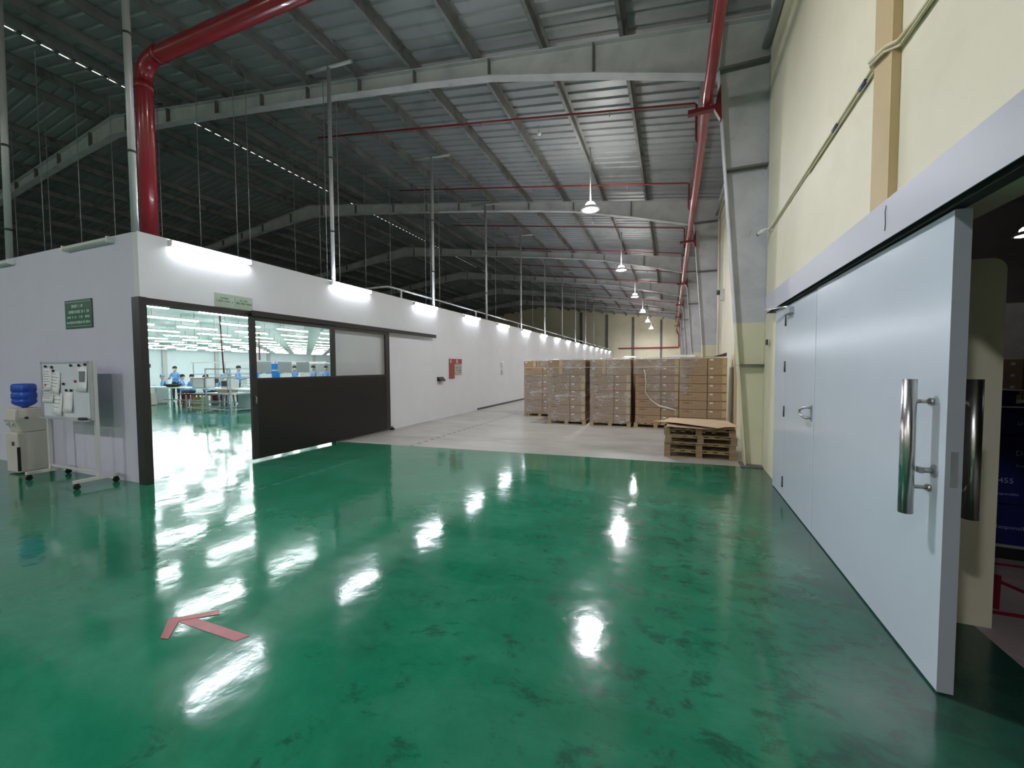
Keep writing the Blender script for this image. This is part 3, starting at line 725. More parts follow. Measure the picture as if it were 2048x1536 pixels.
# ------------------------------------------------------------------ whiteboard on wheels
t = thing('whiteboard_stand', 'wheeled whiteboard on grey legs pinned with papers beside the dispenser', 'whiteboard', (-8.0, 3.02, 0))
box(-0.63, 0.63, -0.018, -0.006, 0.93, 1.69).build('board', M['whiteboard'], t)
fr = MB()
fr.box(-0.65, 0.65, -0.026, 0.01, 1.69, 1.715); fr.box(-0.65, 0.65, -0.026, 0.01, 0.905, 0.93); fr.box(-0.655, -0.63, -0.026, 0.01, 0.905, 1.715); fr.box(0.63, 0.655, -0.026, 0.01, 0.905, 1.715)
fr.build('board_frame', M['galv_light'], t)
box(-0.62, 0.62, -0.085, -0.026, 0.895, 0.91).build('pen_tray', M['galv_light'], t)
for s in (-1, 1):
    x = s * 0.645
    box(x - 0.022, x + 0.022, 0.01, 0.05, 0.12, 1.72 if s > 0 else 1.3).build('post', M['plastic_grey'], t)
    fb = box(x - 0.025, x + 0.025, -0.23, 0.25, 0.085, 0.125).build('foot_bar', M['plastic_grey'], t)
    for y in (-0.2, 0.21):
        w = MB().cyl((x - 0.014, y, 0.035), (x + 0.014, y, 0.035), 0.035, 14); w.box(x - 0.02, x + 0.02, y - 0.02, y + 0.02, 0.06, 0.085)
        w.build('caster', M['black'], fb)
box(-0.62, 0.62, 0.015, 0.04, 0.16, 0.19).build('cross_bar', M['plastic_grey'], t)
def sheet_on_board(x, z, w, h, lab, lines=0, blk=False, rot=0.0):
    q = thing('paper_sheet', lab, 'paper', (-8.0 + x, 3.0, z), 0, 'papers on the whiteboard')
    w *= 1.18; h *= 1.06; mb = MB(); nseg = 4
    vs = [(i * w / 2 - w / 2, -0.004 - (0.02 * (j / nseg) ** 2), -j * h / nseg) for j in range(nseg + 1) for i in range(3)]
    mb.add(vs, [(j * 3 + i, (j + 1) * 3 + i, (j + 1) * 3 + i + 1, j * 3 + i + 1) for j in range(nseg) for i in range(2)], True)
    o = mb.build('sheet', M['paper'], q); so = o.modifiers.new('thick', 'SOLIDIFY'); so.thickness = 0.001
    q.rotation_euler = (0, rot, 0)
    if lines:
        l = MB()
        for i in range(lines): l.box(-w * 0.38, w * random.uniform(0.1, 0.38), -0.0095 - 0.02 * ((0.12 + i * 0.7 / lines)) ** 2, -0.0065 - 0.02 * ((0.12 + i * 0.7 / lines)) ** 2, -h * (0.12 + i * 0.7 / lines) - 0.006, -h * (0.12 + i * 0.7 / lines))
        l.build('writing', M['print_grey'], q)
    if blk: box(-w * 0.25, w * 0.3, -0.013, -0.005, -h * 0.62, -h * 0.18).build('photo', M['print_grey'], q)
sheet_on_board(-0.46, 1.62, 0.22, 0.30, 'white sheet at the upper left of the whiteboard', 6, rot=-0.03)
sheet_on_board(-0.23, 1.58, 0.22, 0.30, 'handwritten sheet pinned right of the upper left sheet', 5, rot=0.08)
sheet_on_board(-0.46, 1.31, 0.26, 0.17, 'small lined note at the lower left of the whiteboard', 5)
sheet_on_board(-0.20, 1.27, 0.21, 0.30, 'lowest white sheet on the whiteboard', 4, rot=0.03)
sheet_on_board(0.08, 1.28, 0.21, 0.26, 'blank sheet at the lower middle of the whiteboard', 0, rot=0.02)
sheet_on_board(0.47, 1.64, 0.22, 0.32, 'sheet with a grey picture at the upper right of the whiteboard', 0, True)
mg = [(-0.50, 1.65, 'black magnet on the top left of the whiteboard'), (-0.32, 1.64, 'black magnet right of the top left magnet'), (-0.28, 1.585, 'black magnet below the top left pair'), (0.2, 1.66, 'black magnet on the bare top middle of the whiteboard'), (0.41, 1.66, 'black magnet left of the picture sheet top'), (0.57, 1.67, 'black magnet at the top right corner of the whiteboard'), (-0.56, 1.33, 'black magnet at the left edge of the lined note'), (-0.02, 1.40, 'black magnet in the middle of the whiteboard'), (0.05, 1.31, 'black magnet left above the blank sheet'), (0.18, 1.31, 'black magnet right above the blank sheet'), (-0.5, 1.38, 'red magnet above the lined note'), (0.30, 1.44, 'red magnet left of the picture sheet')]
for x, z, lab in mg:
    q = tag(MB().cyl((0, 0, 0), (0, -0.014, 0), 0.018, 12).build('magnet', M['red_plastic'] if 'red' in lab[:4] else M['black']), lab, 'magnet', 'magnets on the whiteboard'); q.location = (-8.0 + x, 3.0 - 0.006, z)
er = MB().lathe([(0.0, 0), (0.09, 0.0), (0.1, 0.012), (0.09, 0.03), (0.0, 0.032)], 16)
q = tag(er.build('board_eraser', M['black']), 'dark oval eraser on the whiteboard pen tray', 'eraser'); q.location = (-7.5, 2.965, 0.911); q.scale = (1, 0.3, 1)

# ------------------------------------------------------------------ water dispenser
t = thing('water_dispenser', 'beige floor water dispenser against the white end wall', 'water dispenser', (-9.46, 3.08, 0))
b = MB().prism([(-0.18, -0.16, 0.02), (0.19, -0.16, 0.02), (0.19, 0.18, 0.02), (-0.18, 0.18, 0.02)], (0, 0, 0.62)); b.build('lower_cabinet', M['beige_plastic'], t, bevel=0.02)
b = MB().add([(-0.18, -0.1, 0.64), (0.19, -0.1, 0.64), (0.19, 0.18, 0.64), (-0.18, 0.18, 0.64), (-0.18, -0.18, 0.84), (0.19, -0.18, 0.84), (0.19, 0.18, 0.84), (-0.18, 0.18, 0.84), (-0.15, -0.15, 1.01), (0.16, -0.15, 1.01), (0.16, 0.15, 1.01), (-0.15, 0.15, 1.01)],
     [(3, 2, 1, 0), (0, 1, 5, 4), (1, 2, 6, 5), (2, 3, 7, 6), (3, 0, 4, 7), (4, 5, 9, 8), (5, 6, 10, 9), (6, 7, 11, 10), (7, 4, 8, 11), (8, 9, 10, 11)])
UH = b.build('upper_housing', M['beige_plastic'], t, bevel=0.02)
box(0.188, 0.196, -0.165, -0.13, 0.05, 0.42).build('corner_gap', M['black'], t)
box(0.05, 0.1, -0.172, -0.1, 0.44, 0.5).build('drip_tray', M['dark_grey'], t)
for x in (-0.08, 0.08):
    MB().path([(x, -0.1, 0.78), (x, -0.165, 0.78), (x, -0.17, 0.75)], 0.014, 8).build('tap', M['plastic_grey'], UH)
MB().cyl((0.19, -0.05, 0.86), (0.205, -0.05, 0.86), 0.022, 12).build('knob', M['dark_grey'], UH)
box(0.188, 0.194, 0.04, 0.12, 0.855, 0.875).build('badge', M['plastic_grey'], UH)
q = thing('water_bottle', 'blue water bottle upside down on the beige dispenser', 'bottle', (-9.455, 3.08, 1.0))
MB().lathe([(0.03, -0.02), (0.035, 0.02), (0.10, 0.05), (0.132, 0.085), (0.137, 0.12), (0.128, 0.135), (0.128, 0.15), (0.137, 0.165), (0.137, 0.23), (0.128, 0.245), (0.128, 0.26), (0.137, 0.275), (0.137, 0.35), (0.125, 0.38), (0.09, 0.39), (0.0, 0.385)], 28).build('shell', M['bottle'], q)
t = thing('wall_socket', 'small white socket low on the end wall left of the dispenser', 'socket', (-9.9, YF, 0.22))
box(-0.06, 0.06, -0.03, 0, -0.04, 0.04).build('plate', M['plastic_white'], t); box(-0.03, 0.03, -0.05, -0.03, -0.03, 0.02).build('plug', M['black'], t)

# ------------------------------------------------------------------ floor tape arrow
a = thing('floor_arrow', 'red tape arrow stuck on the green floor pointing to the doorway', 'tape arrow', (-2.92, 1.57, 0.0))
def strip(pts, nm, par, m, z0=0.0005, z1=0.002):
    o = MB().prism([(x, y, z0) for x, y in pts], (0, 0, z1 - z0)).build(nm, m, par); return o
strip([(0.02, -0.03), (0.035, 0.035), (0.59, 0.04), (0.555, -0.025)], 'shaft_strip', a, M['red_tape'])
strip([(-0.05, -0.04), (-0.02, -0.06), (0.20, 0.115), (0.15, 0.145), (0.13, 0.135)], 'head_strip', a, M['red_tape'], 0.002, 0.0032)
strip([(-0.06, -0.03), (0.0, 0.01), (0.165, -0.155), (0.115, -0.168)], 'head_strip', a, M['red_tape'], 0.0032, 0.0045)

# ------------------------------------------------------------------ pallets
def pallet(label, loc, rz, wood, group, w=1.1, dpt=1.1):
    t = thing('wooden_pallet', label, 'pallet', loc, rz, group)
    for i in range(3):
        y = i * (dpt - 0.1) / 2
        box(0, w, y, y + 0.1, 0, 0.016).build('bottom_board', wood, t)
        box(0, w, y, y + 0.1, 0.096, 0.112).build('stringer_board', wood, t)
        for j in range(3):
            x = j * (w - 0.1) / 2
            box(x, x + 0.1, y + 0.004, y + 0.096, 0.016, 0.096).build('block', wood, t)
    n = 7
    for i in range(n):
        y0 = i * (w - 0.095) / (n - 1)
        box(y0, y0 + 0.095, 0, dpt, 0.112, 0.128).build('deck_board', wood, t)
    return t
PN = ['leftmost wrapped load, set back', 'second load from the left', 'third load from the left', 'fourth load from the left', 'rightmost load by the cream wall']
PXY = [(-4.47, 12.42), (-3.24, 11.0), (-2.045, 11.0), (-0.885, 11.0), (0.198, 10.82)]
p0 = None
for i, (x, y) in enumerate(PXY):
    lab = 'wooden pallet under the cartons of the ' + PN[i]
    if p0 is None: p0 = pallet(lab, (x, y, 0), 0, M['wood'], 'pallets under the carton loads', 1.08)
    else: dup(p0, (x, y, 0), label=lab)
LX, LY, LZ = 0.627, 0.42, 0.2085
def carton(kind):
    wx, wy = (LX, LY) if kind == 'long' else (LY, LX)
    o = box(0.003, wx - 0.003, 0.002, wy - 0.002, 0.001, LZ - 0.006).build('carton', M['cardboard'], bevel=0.005)
    if kind == 'long':
        m = MB(); bars(m, 'y', 0.09, 0.30, 0.15, 0.034, 7, 31, 0.001); bars(m, 'y', 0.1, 0.5, 0.06, 0.008, 12, 32, 0.001)
        q = m.build('print', M['print'], o); q.location = (0, 0.0022, 0)
        q = box(0.02, wx - 0.02, 0, 0.001, LZ * 0.5 - 0.001, LZ * 0.5 + 0.001).build('flap_seam', M['print'], o); q.location = (0, 0.001, 0)
    elif kind == 'short':
        q = box(0.05, 0.12, -0.001, 0.0025, 0.145, 0.175).build('label_sticker', M['paper'], o)
        q = box(wx - 0.1, wx - 0.004, -0.0008, 0.0025, 0.02, LZ - 0.02).build('tape_strip', M['tape'], o)
    return o
CL, CS, CP = carton('long'), carton('short'), carton('plain')
for o in (CL, CS, CP): tag(o, 'x', 'carton', 'cartons on the wrapped loads')
used = {id(CL): False, id(CS): False, id(CP): False}
LN = ['bottom', 'second', 'third', 'fourth', 'fifth', 'sixth', 'seventh', 'top']
def place_c(src, loc, rz, lab, grp='cartons on the wrapped loads'):
    if not used[id(src)]:
        used[id(src)] = True; src.location = loc; src.rotation_euler = (0, 0, rz); src['label'] = lab; src['group'] = grp; return src
    return dup(src, loc, rz, lab, grp)
SHORT = ['leftmost pallet', 'second pallet', 'third pallet', 'fourth pallet', 'rightmost pallet']
for i, (x, y) in enumerate(PXY):
    for k in range(8):
        z = 0.128 + 0.001 + k * (LZ + 0.001)
        flip = (k >= 6 and i in (1, 2)) or (k == 7 and i == 0)
        jx, jy = random.uniform(-0.006, 0.006), random.uniform(-0.008, 0.004)
        if i == 3: jx = abs(jx) * 0.5 + 0.018
        if i == 4: jx = abs(jx) * 0.5 - 0.004
        if not flip:
            a_ = (CL, (x + 0.012 + jx, y + jy, z)); b_ = (CS, (x + 0.018 + LX + jx, y + jy, z))
            c_ = (x + 0.012 + jx, y + 0.43 + jy); d_ = (x + 0.012 + LX - 0.207 + jx, y + LX + 0.005 + jy)
        else:
            a_ = (CS, (x + 0.012 + jx, y + jy, z)); b_ = (CL, (x + 0.018 + LY + jx, y + jy, z))
            c_ = (x + 0.018 + LX + jx, y + 0.43 + jy); d_ = (x + 0.012 + jx, y + LX + 0.005 + jy)
        place_c(a_[0], a_[1], 0, 'brown carton, %s layer, left front column of the %s' % (LN[k], SHORT[i]))
        place_c(b_[0], b_[1], 0, 'brown carton, %s layer, right front column of the %s' % (LN[k], SHORT[i]))
        # rear two of the pinwheel
        g = 'cartons hidden in the back rows'
        lab = 'brown carton of the unseen load added to block light behind the wrapped loads'
        place_c(CP, (c_[0], c_[1], z), 0, lab, g)
        q = place_c(CL, (d_[0] + LX, d_[1] + LY, z), PI, lab, g)
# unseen load added to block light through the gap between the third and fourth
dup(p0, (-1.5, 12.25, 0), label='wooden pallet under the unseen load added to block light behind the third and fourth loads')
for k in range(8):
    z = 0.129 + k * (LZ + 0.001)
    for src, lx, ly, rz in ((CL, 0.012, 0, 0), (CP, 0.02 + LX, 0, 0), (CP, 0.012, 0.43, 0), (CL, 0.012 + 2 * LX - 0.2, LX + 0.005 + LY, PI)):
        place_c(src, (-1.5 + lx, 12.25 + ly, z), rz, 'brown carton of the unseen load added to block light behind the wrapped loads', 'cartons hidden in the back rows')
# stretch film
def film(label, name, x0, x1, yf, z0, z1, depth, seed, front_poly=None, sides=False, top=True):
    rnd = random.Random(seed); t = thing(name, label, 'stretch film', (x0, yf, 0), 0, 'stretch film around the loads')
    nx, nz = 26, 40
    def wob(a, b): return 0.007 * math.sin(a * 9 + seed + 3 * math.sin(b * 4 + seed)) + 0.006 * math.sin(b * 23 + a * 5 + seed)
    mb = MB(); vs = []; W = x1 - x0
    for j in range(nz + 1):
        for i in range(nx + 1):
            u = i / nx; v = z0 + (z1 - z0) * j / nz
            vs.append((u * W, -0.016 + wob(u * W, v) * 0.8 - (0.012 if v < 0.14 else 0), v))
    fs = []
    for j in range(nz):
        for i in range(nx):
            u = (i + 0.5) / nx * W + x0; v = z0 + (z1 - z0) * (j + 0.5) / nz
            if front_poly is None or front_poly(u, v): fs.append((j * (nx + 1) + i, j * (nx + 1) + i + 1, (j + 1) * (nx + 1) + i + 1, (j + 1) * (nx + 1) + i))
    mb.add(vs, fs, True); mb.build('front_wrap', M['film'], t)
    if sides:
        for s, xx in ((0, -0.012), (1, W + 0.012)):
            mb = MB(); vs = [(xx, -0.014 + depth * i / 8, z0 + (z1 - z0) * j / 20) for j in range(21) for i in range(9)]
            vs = [(a + wob(b, c) * 0.6, b, c) for a, b, c in vs]
            mb.add(vs, [(j * 9 + i, j * 9 + i + 1, (j + 1) * 9 + i + 1, (j + 1) * 9 + i) for j in range(20) for i in range(8)], True)
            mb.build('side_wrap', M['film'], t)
    if top:
        mb = MB(); vs = [(W * i / 10, -0.014 + depth * j / 8, z1 + 0.004 + 0.012 * abs(math.sin(i * 2.1 + j * 1.3 + seed))) for j in range(9) for i in range(11)]
        mb.add(vs, [(j * 11 + i, j * 11 + i + 1, (j + 1) * 11 + i + 1, (j + 1) * 11 + i) for j in range(8) for i in range(10)], True)
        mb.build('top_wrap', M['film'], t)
    return t
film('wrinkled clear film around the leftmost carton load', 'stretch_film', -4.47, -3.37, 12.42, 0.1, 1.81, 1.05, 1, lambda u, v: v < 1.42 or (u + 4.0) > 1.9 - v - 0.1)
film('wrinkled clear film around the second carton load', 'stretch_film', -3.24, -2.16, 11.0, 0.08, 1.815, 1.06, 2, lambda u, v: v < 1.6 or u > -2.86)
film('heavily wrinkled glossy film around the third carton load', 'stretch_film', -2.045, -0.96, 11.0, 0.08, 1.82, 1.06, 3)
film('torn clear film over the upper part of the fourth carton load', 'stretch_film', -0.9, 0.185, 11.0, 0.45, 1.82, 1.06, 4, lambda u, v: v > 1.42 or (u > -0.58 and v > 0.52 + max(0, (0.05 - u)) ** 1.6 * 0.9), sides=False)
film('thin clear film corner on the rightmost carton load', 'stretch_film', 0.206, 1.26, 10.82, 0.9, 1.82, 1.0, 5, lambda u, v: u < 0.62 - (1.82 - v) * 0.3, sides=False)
st = [(-0.64, 10.955, 1.53), (-0.60, 10.95, 1.4), (-0.584, 10.945, 1.191), (-0.594, 10.945, 0.933), (-0.458, 10.945, 0.742), (-0.264, 10.94, 0.593), (-0.06, 10.94, 0.548), (0.12, 10.94, 0.504), (0.185, 10.94, 0.30)]
tag(MB().path(st, [0.008, 0.014, 0.012, 0.014, 0.02, 0.028, 0.026, 0.02, 0.008], 8).build('film_strand', mat('bunched_film', '#cfcbc8', 0.25, var=0.1, vscale=20)), 'twisted strand of torn film hanging across the fourth load', 'film strand')
t = thing('loose_film', 'crumpled white film lying on top of the third load', 'film', (-1.23, 11.5, 1.83))
vs = [(i * 0.05, j * 0.06, 0.02 + 0.05 * abs(math.sin(i * 1.7 + j * 2.3)) * (1 if 0 < i < 7 and 0 < j < 4 else 0.1)) for j in range(5) for i in range(8)]
MB().add(vs, [(j * 8 + i, j * 8 + i + 1, (j + 1) * 8 + i + 1, (j + 1) * 8 + i) for j in range(4) for i in range(7)], True).build('crumpled_sheet', M['foam'], t)
t = thing('foam_slab', 'white foam slab lying on top of the fourth and fifth loads', 'foam slab', (-0.02, 11.45, 1.828))
box(0, 0.62, 0, 0.3, 0, 0.075).build('slab', M['foam'], t, bevel=0.004); box(-0.002, 0.05, -0.002, 0.302, 0.0, 0.09).build('end_block', M['foam'], t)
t = thing('dark_offcut', 'dark folded offcut on the rightmost load against the wall', 'offcut', (1.0, 11.3, 1.85))
MB().prism([(0, 0, 0), (0.3, 0, 0), (0.3, 0, 0.09), (0.22, 0, 0.06)], (0, 0.2, 0)).build('sheet', M['dark_grey'], t)
# stack of empty pallets
e0 = None
for k, (dx, dy, rz) in enumerate(((0, 0, 0.0), (0.0, 0.02, -0.012), (0.02, -0.01, 0.01), (-0.005, 0.03, -0.006))):
    lab = 'empty weathered pallet by the column, %s of the stack of four' % ['bottom', 'second from the bottom', 'third from the bottom', 'top'][k]
    loc = (-0.09 + dx, 7.62 + dy, 0.1285 * k)
    if e0 is None: e0 = pallet(lab, loc, rz, M['wood_dark'], 'empty pallet stack by the column', 1.13)
    else: dup(e0, loc, rz, lab)
def card(pts, z, label, name, m, seed):
    t = tag(MB().prism([(x, y, z + 0.012 * math.sin(x * 6 + seed)) for x, y in pts], (0, 0, 0.006)).build(name, m), label, 'cardboard sheet', 'cardboard sheets on the pallet stack'); return t
card([(-0.05, 7.55), (0.55, 7.56), (1.02, 7.6), (1.05, 8.5), (0.2, 8.6), (-0.05, 8.5)], 0.535, 'lower flat cardboard sheet with sagging edge on the pallet stack', 'cardboard_sheet', M['cardboard'], 2)
card([(-0.30, 8.05), (0.1, 7.78), (0.75, 7.44), (0.86, 7.60), (1.08, 7.62), (1.0, 8.35), (0.75, 8.6), (0.0, 8.55), (-0.1, 8.2)], 0.58, 'top irregular torn cardboard sheet on the pallet stack', 'cardboard_sheet', M['cardboard_light'], 0)

# ------------------------------------------------------------------ bright workshop
def bench_lamp():
    t = thing('workshop_light', 'x', 'light fitting', (0, 0, 0), group='tube lights of the bright workshop')
    box(-0.05, 0.05, -0.62, 0.62, 0.03, 0.07).build('housing', M['plastic_white'], t)
    MB().prism([(-0.045, -0.6, 0.03), (-0.03, -0.6, -0.005), (0.03, -0.6, -0.005), (0.045, -0.6, 0.03)], (0, 1.2, 0)).build('diffuser', E_ROOM, t)
    for s in (-1, 1): MB().cyl((0, s * 0.5, 0.07), (0, s * 0.5, 0.42), 0.006, 6).build('hanger', M['galv'], t)
    return t
wl = None; nl = 0
for i in range(12):
    x = -8.3 - 2.1 * i; row = 0
    for j in range(22):
        y = 5.0 + 1.85 * j
        r = y / -x
        if 0.40 < r < 1.05 or (x > -13 and y < 13):
            lab = 'glowing ceiling tube light in the workshop, row %s from the partition, %s in its row' % (ORD[i], ORD[row]); row += 1
            if wl is None: wl = bench_lamp(); wl.location = (x, y, 2.94); wl['label'] = lab
            else: dup(wl, (x, y, 2.94), label=lab)
def posts_frame(name, label, cat, loc, w, dep, h, tops, group=None, r=0.02):
    t = thing(name, label, cat, loc, 0, group)
    for x in (0, w):
        for y in (0, dep): box(x - r, x + r, y - r, y + r, 0, h).build('post', M['alu'], t)
    for z in tops:
        m = MB(); m.box(0, w, -r, r, z - r, z + r); m.box(0, w, dep - r, dep + r, z - r, z + r); m.box(-r, r, 0, dep, z - r, z + r); m.box(w - r, w + r, 0, dep, z - r, z + r)
        m.build('rail', M['alu'], t)
    return t
def bench(label, loc, w, dep, group, back=True):
    t = thing('work_bench', label, 'work bench', loc, 0, group)
    box(0, w, 0, dep, 0.76, 0.8).build('bench_top', M['bench_top'], t)
    for x in (0.04, w - 0.04):
        for y in (0.04, dep - 0.04): box(x - 0.02, x + 0.02, y - 0.02, y + 0.02, 0, 0.76).build('leg', M['alu'], t)
    box(0.04, w - 0.04, dep / 2 - 0.02, dep / 2 + 0.02, 0.2, 0.24).build('foot_rail', M['alu'], t)
    if back:
        for x in (0.04, w - 0.04): box(x - 0.02, x + 0.02, dep - 0.06, dep - 0.02, 0.8, 1.95).build('upright', M['alu'], t)
        box(0, w, dep - 0.07, dep - 0.01, 1.3, 1.34).build('shelf', M['alu'], t); box(-0.1, w + 0.1, dep - 0.1, dep + 0.05, 1.92, 1.98).build('light_beam', M['plastic_white'], t)
    return t
bench('long pale work bench behind the steel rack in the workshop', (-21.7, 11.0, 0), 5.9, 0.7, 'workshop benches', False)
bench('work bench row with overhead beam, nearest to the doorway', (-24.5, 13.6, 0), 6.4, 0.7, 'workshop benches')
bench('work bench row with overhead beam, middle of the workshop', (-26.5, 16.6, 0), 8.5, 0.7, 'workshop benches')
bench('work bench row with overhead beam, farthest in the workshop', (-29, 20.0, 0), 9.5, 0.7, 'workshop benches')
bench('work bench behind the grey boards seen through the door glass', (-21.7, 15.5, 0), 3.4, 0.7, 'workshop benches')
def cabinet(label, loc, w, dep, h):
    t = thing('machine_cabinet', label, 'cabinet', loc, 0, 'workshop cabinets')
    box(0, w, 0, dep, 0.04, h - 0.03).build('body', M['bench_white'], t, bevel=0.01); box(-0.03, w + 0.03, -0.03, dep + 0.03, h - 0.03, h).build('top', M['bench_top'], t)
    box(0.04, w - 0.04, 0.04, dep - 0.04, 0, 0.04).build('plinth', M['alu'], t); box(w, w + 0.005, 0.1, dep - 0.1, 0.1, h - 0.12).build('side_panel', M['bench_white'], t)
cabinet('white conveyor end cabinet at the left of the workshop view', (-23.2, 10.75, 0), 1.35, 0.9, 0.8)
cabinet('white cabinet with a hose right of the steel rack', (-15.75, 10.72, 0), 1.3, 0.9, 0.8)
tag(MB().path([(-14.6, 10.62, 0.75), (-14.5, 10.55, 0.6), (-14.48, 10.55, 0.3), (-14.4, 10.55, 0.05), (-14.2, 10.7, 0.03)], 0.02, 8).build('hose', M['plastic_white']), 'white hose hanging down the right workshop cabinet', 'hose')
t = thing('control_box', 'beige control box with an orange warning mark by the left cabinet', 'control box', (-21.8, 10.75, 0))
box(0, 0.38, 0, 0.2, 0.02, 0.56).build('case', M['beige_plastic'], t); MB().prism([(0.1, -0.004, 0.28), (0.26, -0.004, 0.28), (0.18, -0.004, 0.42)], (0, 0.004, 0)).build('warning_mark', M['yellow'], t)
for x in (0.08, 0.19, 0.3): MB().cyl((x, 0, 0.16), (x, -0.02, 0.16), 0.02, 8).build('button', M['red_plastic'], t)
t = posts_frame('steel_table', 'low steel frame table with black top beside the tall rack', 'table', (-17.3, 9.8, 0), 0.95, 0.75, 0.62, (0.12, 0.32))
box(-0.03, 0.98, -0.03, 0.78, 0.62, 0.66).build('table_top', M['black'], t)
t = posts_frame('steel_rack', 'tall open steel rack in front of the workshop cabinet', 'rack', (-16.2, 9.85, 0), 1.35, 0.8, 1.62, (0.1, 0.68, 1.28, 1.6))
box(0.0, 1.35, 0.0, 0.8, 0.69, 0.71).build('rack_shelf', M['alu'], t)
t = thing('tool_tray', 'brown tray of parts on the steel rack shelf', 'tray', (-15.8, 10.0, 0.71))
box(0, 0.6, 0, 0.35, 0, 0.03).build('base', M['wood_dark'], t); m = MB(); m.box(0, 0.6, 0, 0.02, 0.03, 0.1); m.box(0, 0.6, 0.33, 0.35, 0.03, 0.1); m.box(0, 0.02, 0, 0.35, 0.03, 0.1); m.box(0.58, 0.6, 0, 0.35, 0.03, 0.1); m.build('rim', M['wood_dark'], t)
t = thing('parts_bin', 'pale grey parts bin on the long bench before a worker', 'bin', (-19.2, 11.12, 0.8))
m = MB(); m.box(0, 0.8, 0, 0.02, 0, 0.42); m.box(0, 0.8, 0.43, 0.45, 0, 0.42); m.box(0, 0.02, 0, 0.45, 0, 0.42); m.box(0.78, 0.8, 0, 0.45, 0, 0.42); m.box(0, 0.8, 0, 0.45, 0, 0.02); m.build('tub', M['plastic_grey'], t); box(-0.02, 0.82, -0.02, 0.47, 0.42, 0.44).build('rim', M['plastic_white'], t)
t = thing('black_basin', 'shallow black basin on the long bench', 'basin', (-20.9, 11.32, 0.8)); MB().lathe([(0.0, 0.01), (0.2, 0.0), (0.32, 0.1), (0.33, 0.13), (0.3, 0.13), (0.19, 0.03), (0.0, 0.03)], 20).build('bowl', M['black'], t)
for k, (x, y) in enumerate(((-20.6, 11.98), (-19.3, 11.98), (-21.3, 11.98), (-18.2, 11.98))):
    t = thing('stool', 'red plastic stool behind the long bench, %s from the left' % ORD[[1, 2, 0, 3][k]], 'stool', (x, y, 0), 0.2 * k, 'red workshop stools')
    box(-0.17, 0.17, -0.17, 0.17, 0.42, 0.45).build('seat', M['red_plastic'], t, bevel=0.01)
    for sx in (-1, 1):
        for sy in (-1, 1): MB().prism([(sx * 0.13 - 0.02, sy * 0.13 - 0.02, 0.42), (sx * 0.13 + 0.02, sy * 0.13 - 0.02, 0.42), (sx * 0.13 + 0.02, sy * 0.13 + 0.02, 0.42), (sx * 0.13 - 0.02, sy * 0.13 + 0.02, 0.42)], (sx * 0.04, sy * 0.04, -0.42)).build('leg', M['red_plastic'], t)
t = thing('yellow_crate', 'yellow crate on the floor under the long bench', 'crate', (-20.24, 11.75, 0)); box(0, 0.45, 0, 0.35, 0, 0.3).build('tub', M['yellow'], t); box(-0.01, 0.46, -0.01, 0.36, 0.27, 0.3).build('rim', M['yellow'], t)
for k, (y0, lab) in enumerate(((9.855, 'left'), (10.69, 'middle'), (11.49, 'right'))):
    t = thing('display_board', 'grey display board seen through the door glass, %s of three' % lab, 'board', (-13.5, y0, 0), group='grey boards behind the door glass')
    box(0, 0.04, 0, 0.57, 1.45, 1.855).build('panel', M['grey_board'], t, bevel=0.005); box(-0.05, 0.0, 0.27, 0.36, 0, 1.6).build('stand', M['plastic_white'], t)
    box(-0.04, 0.06, 0.12, 0.55, 1.24, 1.42).build('shelf_box', M['plastic_white'], t); box(-0.25, 0.25, 0.1, 0.53, 0, 0.05).build('foot', M['plastic_grey'], t)
t = thing('blue_machine', 'bright blue machine between the grey boards behind the glass', 'machine', (-17, 12.7, 0))
box(-0.8, 0, 0, 0.95, 0, 1.5).build('lower_body', M['blue_machine'], t, bevel=0.02); box(-0.7, -0.02, 0.45, 0.85, 1.55, 1.84).build('upper_body', M['blue_machine'], t, bevel=0.02); box(-0.75, 0.0, 0.4, 0.9, 1.5, 1.55).build('collar', M['plastic_white'], t)
tag(MB().path([(-14, 9.02, 3.36), (-14, 9.04, 2.6), (-14, 9.09, 1.45)], 0.022, 8).build('cable_drop', M['dark_red']), 'thin dark cable drop from the workshop ceiling by the doorway', 'cable')
tag(box(-18.03, -17.97, 13.31, 13.36, 2.0, 3.36).build('red_duct', M['dark_red']), 'short red upright duct under the workshop ceiling', 'duct')
for k, y in enumerate((17.9, 21.5, 26, 31)):
    struct(box(-34, -33.85, y - 0.14, y + 0.14, 0, 3.36), 'trim_6', M['plastic_grey'], 'pale post on the far workshop wall, %s from the left' % ORD[k], 'post')
t = thing('wall_vent', 'pair of dark vents on the far workshop wall', 'vent', (-33.98, 16.3, 1.72))
for y in (0, 0.42): box(0, 0.03, y, y + 0.36, 0, 0.26).build('louvre', M['dark_grey'], t)

